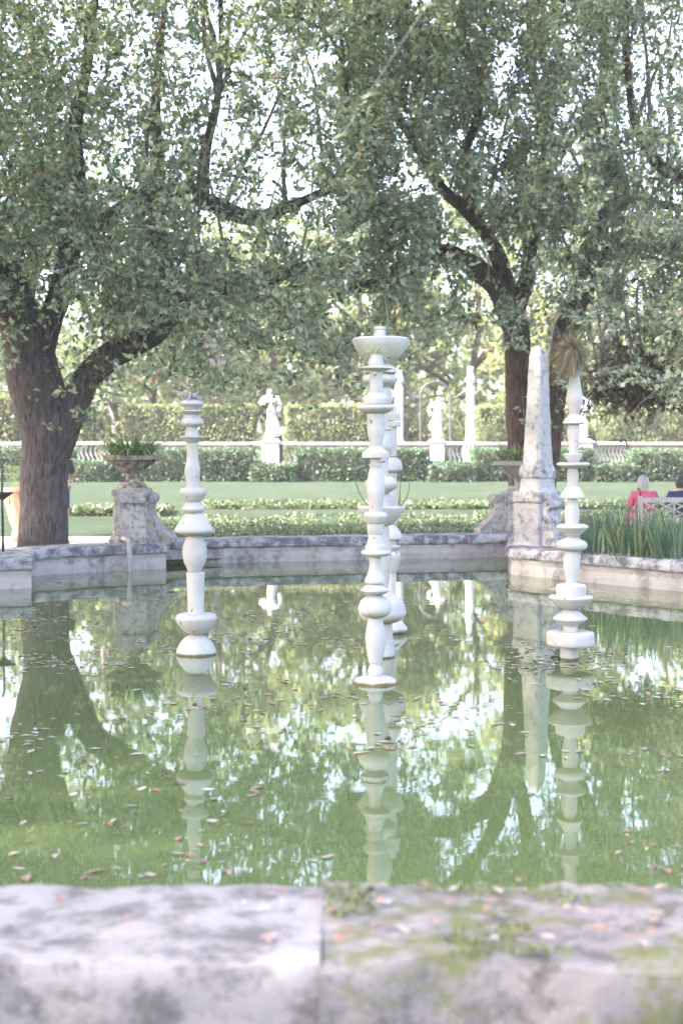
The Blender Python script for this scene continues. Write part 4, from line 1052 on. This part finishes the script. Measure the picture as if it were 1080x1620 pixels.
# bench, back towards us, turned a little
YBN = 24.2; BRZ = R(8)
bx0 = at(1013, 712, YBN); bench = empty('garden_bench', (bx0.x, YBN, .074), 'weathered grey wooden garden bench with lattice back, seen from behind', 'bench')
def bl(u, v, z):
    p = Matrix.Rotation(BRZ, 3, 'Z') @ Vector((u, v, z)); return Vector((bx0.x, YBN, .074)) + p
BL = 1.75
def bar(b, p, q, w, t=None):
    p, q = Vector(p), Vector(q); d = q - p; L = d.length; d.normalize()
    u = d.cross(Vector((0, 1, 0)));
    if u.length < .1: u = d.cross(Vector((1, 0, 0)))
    u.normalize(); v = u.cross(d); t = t or w; vs = []
    for e in (p, q):
        for a, c_ in ((-1, -1), (1, -1), (1, 1), (-1, 1)): vs.append(e + u * a * w / 2 + v * c_ * t / 2)
    b.add(vs, [(0, 1, 2, 3)[::-1], (4, 5, 6, 7), (0, 1, 5, 4), (1, 2, 6, 5), (2, 3, 7, 6), (3, 0, 4, 7)])
def bpart(nm, segs):
    b = MB()
    for p, q, w, t in segs: bar(b, bl(*p), bl(*q), w, t)
    return b.build(nm, M['bench'], bench)
for u in (0, BL): bpart('leg', [((u, 0, 0), (u, 0, .86), .075, .06)])
for u in (0, BL): bpart('leg', [((u, .52, 0), (u, .52, .62), .065, .06)])
bpart('top_rail', [((.038, 0, .79), (BL - .038, 0, .79), .085, .05)])
lat = [((.038, 0, .46), (BL - .038, 0, .46), .05, .045)]
for k in range(3):
    a, c_ = .06 + k * .55, .06 + k * .55 + .53; m = (a + c_) / 2
    lat += [((c_ + .01, 0, .485), (c_ + .01, 0, .747), .035, .03)] if k < 2 else []
    lat += [((a, .002, .49), (c_, .002, .745), .03, .022), ((a, -.004, .745), (c_, -.004, .49), .03, .022), ((a, .006, .62), (m, .006, .745), .026, .02), ((m, .006, .745), (c_, .006, .62), .026, .02), ((c_, .01, .62), (m, .01, .49), .026, .02), ((m, .01, .49), (a, .01, .62), .026, .02)]
bpart('lattice_back', lat)
bpart('seat', [((.04, .05 + k * .085, .42), (BL - .04, .05 + k * .085, .42), .07, .03) for k in range(6)] + [((0, .03, .39), (0, .5, .39), .05, .05), ((BL, .03, .39), (BL, .5, .39), .05, .05)])
for u in (0, BL): bpart('armrest', [((u, .03, .64), (u, .58, .64), .06, .035)])
woman = bl(.16, .30, .0); woman.z = .074
w_ = person('grey haired person in a pink top sitting on the bench, seen from behind', woman, math.pi + R(4), SIT, M['pinkshirt'], M['pinkshirt'], M['greyhair'], .35)
b = MB(); rw = Matrix.Rotation(math.pi + R(4), 3, 'Z')
b.tube([woman + rw @ Vector(p) for p in [(.10, -.12, .90), (.09, .02, .985), (.085, .12, .94), (.11, .21, .83), (.17, .20, .68), (.22, .12, .56)]], [.011] * 6, 6); b.build('bag_strap', M['strap'], w_)
man = bl(.84, .30, 0); man.z = .074
person('dark haired person in a navy jacket sitting on the bench at the picture edge', man, math.pi - R(10), SIT, M['navy'], M['navy'], M['darkhair'])
sp = at(93, 712, 25.3); sp.z = .074
person('person in a dark green tee and blue shorts standing half hidden behind the oak trunk', sp, R(14), STAND, M['greenshirt'], M['blue'], M['darkhair'])
# statues
def statue(cx, Y, ytop, ybase, label, kind):
    H = zat(ytop, Y) - zat(ybase, Y); s = H / 1.72; c = at(cx, ybase, Y)
    root = empty('marble_statue', c, label, 'statue')
    hip = .17; sw = .07 if kind else -.05
    pts = [(0, 0, .95, .19, .15), (sw * .3, 0, 1.15, .155, .12), (0, 0, 1.36, .18, .13), (sw * .5, 0, 1.50, .06, .06), (sw * .7, -.02, 1.62, .095, .105), (sw * .7, -.02, 1.70, .06, .07),
           (.19, 0, 1.42, .075, .07), (-.19, 0, 1.42, .075, .07)]
    E = [(0, 1), (1, 2), (2, 3), (3, 4), (4, 5), (2, 6), (2, 7)]
    n = len(pts)
    if kind == 0:   # hooded figure, an elbow out on one side, the other arm down in the drapery
        pts += [(-.32, -.05, 1.22, .075), (-.10, -.18, 1.18, .06), (.25, -.02, 1.15, .08), (.20, -.08, .92, .07)]
        E += [(7, n), (n, n + 1), (6, n + 2), (n + 2, n + 3)]
    elif kind == 1:  # arm raised to the shoulder, the other on the hip
        pts += [(-.28, .0, 1.18, .06), (-.18, -.10, 1.0, .05), (.31, -.05, 1.24, .07), (.20, -.14, 1.42, .055)]
        E += [(7, n), (n, n + 1), (6, n + 2), (n + 2, n + 3)]
    else:
        pts += [(-.27, -.02, 1.15, .07), (-.2, -.12, .95, .06), (.27, -.02, 1.15, .07), (.24, -.1, .95, .06)]
        E += [(7, n), (n, n + 1), (6, n + 2), (n + 2, n + 3)]
    # draped skirt down to the plinth
    n = len(pts); wd = 1.0 if kind < 2 else 1.5
    pts += [(.03, 0, .72, .19, .17), (.02, .01, .45, .17 * wd, .16), (0, .02, .22, .19 * wd, .18), (0, .02, .05, .24 * wd, .2)]; E += [(0, n), (n, n + 1), (n + 1, n + 2), (n + 2, n + 3)]
    if kind == 0: pts += [(.18, .02, .30, .12), (.16, .05, .08, .13)]; E += [(n + 1, n + 4), (n + 4, n + 5)]
    if kind == 1: pts += [(-.22, .05, .62, .07), (-.2, .05, .35, .06)]; E += [(n, n + 4), (n + 4, n + 5)]
    pts = [(p[0] * 1.2, p[1], p[2], p[3] * 1.16, (p[4] if len(p) > 4 else p[3]) * 1.1) for p in pts]
    o = skinned('figure', place(pts, c, 0, s), E, M['white'], root)
    me = o.data
    for v in me.vertices:   # drapery folds
        z = (v.co.z - c.z) / s
        if z < 1.35:
            a = math.atan2(v.co.y - c.y, v.co.x - c.x); f = .014 * s * math.sin(a * 9 + 2.2 * math.sin(z * 4)) * min(1, (1.35 - z) * 2); v.co.x += math.cos(a) * f; v.co.y += math.sin(a) * f
    b = MB(); h = .26 * s
    sqprof(b, (c.x, Y), [(h * 1.05, c.z - .05), (h * 1.05, c.z + .02), (h * .9, c.z + .04)], .15, rough=.004); b.build('base', M['white'], root)
    return root
def stat_ped(cx, Y, half, ytop, lb):
    X = xat(cx, Y); h = half * px(Y); p = empty('statue_pedestal', (X, Y, .8), lb, 'pedestal'); b = MB(); zt = zat(ytop, Y)
    sqprof(b, (X, Y), [(h * 1.15, .7), (h * 1.15, .85), (h, .9), (h, zt - .08)], .06, rough=.004); b.build('block', M['white'], p)
    b = MB(); sqprof(b, (X, Y), [(h * 1.02, zt - .078), (h * 1.2, zt - .05), (h * 1.2, zt)], .06, rough=.003); b.build('cap', M['white'], p)
stat_ped(429, YW - .05, 13, 697.5, 'white pedestal under the hooded statue'); statue(429, YW - .05, 615, 696, 'white draped hooded statue left of the middle totems', 0)
stat_ped(691, YW - .05, 11, 697.5, 'white pedestal under the bare headed statue'); statue(691, YW - .05, 627, 696, 'white statue with a raised arm between the iron gate posts', 1)
stat_ped(921, YW - .05, 14, 697.5, 'white pedestal behind the rightmost totem'); statue(921, YW - .05, 622, 696, 'white robed statue mostly hidden behind the rightmost totem', 2)
# columns and iron gate
YC = 49.3
def column(cx, lb):
    X = xat(cx, YC); s = px(YC); z = lambda y: zat(y, YC); o = empty('white_column', (X, YC, .8), lb, 'column')
    b = MB(); b.lathe((X, YC), [(6.2 * s, z(612)), (6.6 * s, z(640)), (7 * s, z(698)), (7 * s, .8)], 24); b.build('shaft', M['white'], o, True)
    b = MB(); b.lathe((X, YC), [(4.5 * s, z(580)), (4.8 * s, z(581)), (4.2 * s, z(588)), (5.5 * s, z(594)), (7.4 * s, z(599)), (7 * s, z(604)), (4 * s, z(608)), (5.5 * s, z(610.5)), (6.4 * s, z(612))], 24); b.build('finial', M['white'], o, True)
    b = MB(); sqprof(b, (X, YC), [(11 * s, .7), (11 * s, z(703)), (8.5 * s, z(698.5))], .1, rough=.003); b.build('base', M['white'], o)
column(743.5, 'tall white column with vase finial right of the iron gate'); column(631, 'tall white column with vase finial behind the middle totems')
gt = empty('iron_gate', (xat(688, YC), YC, .9), 'grey iron gate arch with curling side arms between the two white columns', 'gate')
for x in (665, 712):
    b = MB(); b.tube([at(x, 735, YC), at(x, 628, YC)], [.045, .045], 8); b.build('post', M['ironpale'], gt)
b = MB(); pts = [at(688 - 23.5 * math.cos(a), 628 - 24 * math.sin(a), YC) for a in np.linspace(0, math.pi, 17)]; b.tube(pts, [.04] * 17, 8); b.build('arch', M['ironpale'], gt)
for sgn, x0, x1 in ((1, 712, 737), (-1, 665, 637)):
    b = MB(); pts = [at(x0 + (x1 - x0) * t, 630 - 14 * t * t, YC) for t in np.linspace(0, 1, 9)]; b.tube(pts, [.04] * 9, 8); b.build('side_arm', M['ironpale'], gt)
# terracotta pot with cycad, iron torch stand
YP = 25.5; pX = xat(40, YP); s = px(YP); zp = lambda y: zat(y, YP)
po = empty('terracotta_pot', (pX, YP, .07), 'large pale terracotta pot behind the oak trunk at the left edge', 'pot')
b = MB(); b.lathe((pX, YP), [(32 * s, zp(773) - .04), (33 * s, zp(773)), (37 * s, zp(772)), (37 * s, zp(779)), (32 * s, zp(783)), (31 * s, zp(800)), (25 * s, zp(825)), (19 * s, zp(838)), (22 * s, zp(842)), (22 * s, .07)], 32, rough=.006); b.build('body', M['terracotta'], po, True)
for k in range(8):
    a = k * .785; b = MB(); b.box((pX + 31.5 * s * math.cos(a), YP + 31.5 * s * math.sin(a), zp(791)), (.02, .05, .07), a, bev=.008); b.build('relief_panel', M['terracotta'], po)
b = MB(); c = Vector((pX, YP, zp(770)))
for i in range(34):
    a = random.uniform(0, 6.283); d = Vector((math.cos(a), math.sin(a), random.uniform(.4, 1.6))).normalized(); p = c.copy(); L = random.uniform(.8, 1.25); m = 12; pv = None
    for j in range(m):
        q = p + d * (L / m); d = (d + Vector((0, 0, -.11))).normalized(); sd_ = d.cross(Vector((0, 0, 1))).normalized()
        if j > 1:
            for sgn in (-1, 1): b.blade(q, sd_ * sgn + d * .5 + Vector((0, 0, .15)), .20 * math.sin(math.pi * (j + .6) / (m + 1)) + .03, .022, .3, 2)
        p = q
tag(b.build('cycad', M['far_mid']), 'feathery pale cycad growing in the terracotta pot', 'plant')
b = MB(); YI = 18.9; tor = empty('iron_torch', (xat(4, YI), YI, .366), 'thin black iron torch stand with a cone shaped dish at the left edge', 'torch')
b.tube([Vector((xat(4, YI), YI, KZ - .02)), at(4, 800, YI), at(4, 740, YI), at(1, 728, YI)], [.017, .016, .014, .010], 8); b.build('pole', M['iron'], tor, True)
b = MB(); b.lathe((xat(4, YI), YI), [(18.5 * px(YI), zat(778.5, YI)), (18 * px(YI), zat(779, YI)), (10 * px(YI), zat(785, YI)), (2.2 * px(YI), zat(791, YI))], 24); b.build('dish', M['iron'], tor)
# ------------------------------------------------------------------ iris clumps on the right bank
def iris(x0, x1, n, Yr, Lr, label, ymix):
    b = MB()
    for i in range(n):
        x = random.uniform(x0, x1); Y = random.uniform(*Yr); X = xat(x, Y); lean = (x - (x0 + x1) / 2) / (x1 - x0) * .7
        yel = random.random() < ymix
        b.blade((X, Y, .30), (lean + random.gauss(0, .16), random.gauss(0, .2), 1), random.uniform(*Lr) * (.75 if yel else 1), .03, random.uniform(.05, .45), 7, 1 if yel else 0, random.uniform(-1, 1))
    return tag(b.build('iris_clump', [M['iris'], M['iris_y']]), label, 'plant')
iris(912, 975, 120, (18.3, 19.2), (.45, .85), 'green iris clump just right of the rightmost totem', .04)
iris(970, 1040, 170, (17.9, 19.0), (.45, .95), 'iris clump with yellowed outer blades below the bench', .22)
iris(1035, 1110, 150, (17.5, 18.8), (.4, .8), 'fanned bluish iris clump at the right edge below the bench', .05)
iris(1110, 1230, 150, (16.9, 18.6), (.4, .8), 'iris clump just past the right picture edge', .05)
# ------------------------------------------------------------------ trees beyond the hedges
def far_tree(X, Y, h, rad, mat, label, n=3000, L=.34, trunk=.22, bare=.35, seed=0, pale=False):
    z0 = ground_z(Y); root = empty('background_tree', (X, Y, z0), label, 'tree', 'trees beyond the hedges'); b = MB(); r_ = random.Random(seed)
    p = Vector((X, Y, z0 - .2)); pts = [p]
    for k in range(6): p = p + Vector((r_.gauss(0, .18), r_.gauss(0, .18), h * .8 / 6)); pts.append(p)
    b.tube(pts, [trunk * (1 - .11 * k) for k in range(7)], 10, 0, .1, 1.5, seed)
    for k in range(9):
        q = pts[2 + k % 4]; a = r_.uniform(0, 6.28); e = Vector((math.cos(a), math.sin(a), r_.uniform(.3, 1.1))) * rad * .75
        b.tube([q, q + e * .5 + Vector((0, 0, .2)), q + e], [trunk * .45, trunk * .3, .03], 6, 0, .1, 2, seed + k)
    b.build('trunk', M['twig'] if pale else M['bark_right'], root, True)
    C = []; lobes = [(Vector((r_.gauss(0, .5), r_.gauss(0, .5), 0)) * rad + Vector((X, Y, z0 + h * r_.uniform(bare, 1))), rad * r_.uniform(.3, .6)) for _ in range(16)]
    while len(C) < n // 10:
        c, rr = r_.choice(lobes); v = Vector((r_.gauss(0, 1), r_.gauss(0, 1), r_.gauss(0, .8))).normalized() * rr * r_.uniform(.5, 1.05); C.append(tuple(c + v))
    a, s2 = twig_leaves(np.array(C), 10, L, .8); v, q, m = join_np([a, s2]); np_mesh('crown', v, q, [mat, M['twig']], root, m)
FT = [(-15.5, 58, 11, 4.5, 'far_dark', 'dark tree beyond the hedge, far left behind the oak trunk'), (-10.8, 60, 12, 4.0, 'far_mid', 'mid green tree beyond the hedge, framed in the fork of the big oak'),
      (-7.6, 56.5, 8.5, 2.8, 'far_dark', 'dark bushy tree behind the pale hedge above the leftmost totem'), (-5.0, 62, 12, 3.8, 'far_mid', 'mid green tree beyond the hedge between leftmost totem and hooded statue'),
      (-2.6, 57, 9.5, 2.6, 'far_yellow', 'yellow green tree directly behind the hooded statue'), (.2, 61, 11.5, 3.6, 'far_dark', 'dark tree beyond the hedge left of the middle totems'),
      (2.3, 58, 9, 2.5, 'far_yellow', 'yellow green tree behind the middle totems and the iron gate'), (4.9, 60, 11, 3.4, 'far_mid', 'mid green tree behind the tall white column'),
      (7.4, 57, 10, 3.0, 'far_yellow', 'sunny yellow tree seen between the twin oak stems'), (10.0, 61, 12, 4.0, 'far_mid', 'mid green tree beyond the hedge right of the rightmost totem'),
      (13.0, 57, 10.5, 3.4, 'far_yellow', 'yellow green tree beyond the hedge at the right edge'), (17.0, 60, 12, 4.5, 'far_dark', 'dark tree beyond the hedge outside the right edge')]
for i, (X, Y, h, r, m, lb) in enumerate(FT): far_tree(X, Y, h, r, M[m], lb, 5200, .32, seed=50 + i, bare=.12)
for i, (x, lb) in enumerate([(186, 'slender pale trunked tree right of the oak fork'), (331, 'slender pale trunked tree behind the top of the leftmost totem'), (352, 'second slender grey trunk behind the leftmost totem')]):
    far_tree(xat(x, 55), 55, 9.5, 2.0, M['far_mid'], lb, 900, .3, .20, .6, 90 + i, True)
# distant wood that closes the view
def wood():
    C = []
    for _ in range(5200):
        X = random.uniform(-46, 46); Y = random.uniform(70, 84); top = 8.5 + 3.0 * nz((X, Y, 0), .13, 4) + 1.5 * nz((X, Y, 0), .5, 9)
        C.append((X, Y, random.uniform(.6, 1) ** .6 * top if random.random() < .5 else random.uniform(.8, top)))
    a, s2 = twig_leaves(np.array(C), 9, .5, 1.3); v, q, m = join_np([a, s2]); return tag(np_mesh('woodland', v, q, [M['far_mid'], M['twig']], None, m), kind='stuff')
wood()
# ------------------------------------------------------------------ fallen leaves
def leaf_shape(k, L):
    r_ = random.Random(k); n = 6; vs = []; w = r_.uniform(.35, .6)
    for i in range(n + 1):
        t = i / n; ww = math.sin(math.pi * min(1, t * .97 + .03)) ** .8 * w * L * .5; z = .10 * L * math.sin(t * 3 + k)
        vs += [(t * L - L / 2, -ww, z + .12 * ww * 2), (t * L - L / 2, 0, z), (t * L - L / 2, ww, z + .25 * ww)]
    mn = min(v[2] for v in vs); vs = [(a, b_, c - mn + .002) for a, b_, c in vs]; fs = []
    for i in range(n): a = i * 3; fs += [(a, a + 3, a + 4, a + 1), (a + 1, a + 4, a + 5, a + 2)]
    me = bpy.data.meshes.new('fallen_leaf'); me.from_pydata(vs, [], fs); me.materials.append(FL[k % len(FL)]); me.update(); return me
LS = [leaf_shape(k, .055) for k in range(10)]
def scatter(n, fn, label, group):
    for i in range(n):
        p, s = fn(); o = bpy.data.objects.new('fallen_leaf', LS[random.randrange(10)]); COL.objects.link(o)
        o.location = p; o.rotation_euler = (random.gauss(0, .06), random.gauss(0, .06), random.uniform(0, 6.28)); o.scale = (s, s, s * .7); tag(o, label, 'leaf', group)
def pond_pt(ymin, ymax):
    while True:
        y = random.uniform(ymin, ymax); x = random.uniform(-60, 1140); Y = waterY(y); X = xat(x, Y)
        if Y > back_Y(X) - .4: continue
        q = nz((X * .8, Y * .6, 0), 1.1, 3) + .6 * nz((X * 2, Y * 1.6, 0), 2, 8)
        if q + (.16 if x < 420 else .0) > random.uniform(.02, .5): return (X, Y, .001), random.choice((.4, .55, .7, .9, 1.25)) * random.uniform(.8, 1.1)
scatter(280, lambda: pond_pt(1020, 1400), 'small dry leaf floating on the green pond water', 'leaves floating on the pond')
v = []; qd = []; cc = []
for i in range(1500):
    (X, Y, z), s = pond_pt(908, 1060 if i % 3 else 1200); cc.append((X, Y, .004))
cc = np.array(cc); dd = rng.normal(size=cc.shape) * np.array([1, 1, .04]); dd = unit(dd); sd2 = np.stack([-dd[:, 1], dd[:, 0], np.zeros(len(cc))], 1); L = rng.uniform(.02, .05, len(cc))[:, None]
vv = np.stack([cc - dd * L, cc + sd2 * L * .5 + [0, 0, .002], cc + dd * L, cc - sd2 * L * .5 + [0, 0, .002]], 1).reshape(-1, 3)
M['drift'] = leafmat('drifting_leaf', [(0, (.20, .12, .09)), (.4, (.28, .21, .17)), (.8, (.36, .32, .29)), (1, (.42, .40, .39))], .5, .0)
tag(np_mesh('floating_leaf_litter', vv, np.arange(len(vv)).reshape(-1, 4), [M['drift']]), kind='stuff')
def kerb_pt():
    X = random.uniform(-1.3, 1.5)
    if X < -.05 and random.random() < .6: X = random.uniform(0, 1.5)
    return (X, random.uniform(3.76, 4.33), .366 + (.026 if X > -.05 else .012)), random.uniform(.5, 1.1)
scatter(95, kerb_pt, 'small dry leaf lying on the near stone kerb', 'leaves lying on the near kerb')
b = MB()
for i in range(3600):
    X = random.uniform(-.04, 1.6); Y = random.uniform(3.7, 4.3)
    if nz((X, Y, 0), 2.4, 5) + .5 * nz((X, Y, 0), 6, 1) < .08: continue
    for k in range(2):
        b.blade((X + random.gauss(0, .006), Y + random.gauss(0, .006), .366 + .012), (random.gauss(0, .5), random.gauss(0, .5), 1), random.uniform(.014, .03), .007, .6, 2)
M['moss'] = leafmat('green_moss', [(0, (.08, .10, .04)), (.6, (.13, .16, .06)), (1, (.20, .22, .10))], .8, .2)
tag(b.build('moss', M['moss']), kind='stuff')
# out-of-focus twig hanging in from the near tree above the camera
tw = empty('hanging_twig', at(590, -40, 5.2), 'blurred thin twig with a few pale leaves hanging close to the camera', 'twig')
P = [at(700, -60, 5.2), at(672, 10, 5.2), at(620, 90, 5.2), at(575, 160, 5.2), at(535, 220, 5.2), at(480, 275, 5.2)]
b = MB(); b.tube([Vector(q) for q in smooth_path([tuple(p) for p in P], 4)], list(np.linspace(.0022, .0008, 21)), 5); b.build('stem', M['twig'], tw)
for (x, y, L) in ((680, 6, .09), (585, 148, .09), (540, 212, .075), (474, 277, .075)):
    c = at(x, y, 5.2); b = MB(); b.blade(c - Vector((.03, 0, .02)), Vector((.6, .3, .45)), L, .035, .6, 5); b.build('leaf', M['paleair'], tw)

# scattering volume added over the garden to lift the shadows
hz = MB(); hz.box((0, 60, 29), (160, 75, 31.5)); hm = bpy.data.materials.new('shadow_lift_volume'); hm.use_nodes = True
hm.node_tree.nodes.remove(hm.node_tree.nodes['Principled BSDF']); pv = hm.node_tree.nodes.new('ShaderNodeVolumePrincipled')
pv.inputs['Density'].default_value = .0010; pv.inputs['Color'].default_value = (.95, .95, .97, 1)
hm.node_tree.links.new(pv.outputs[0], hm.node_tree.nodes['Material Output'].inputs['Volume'])
tag(hz.build('shadow_lift_haze', hm), kind='stuff')
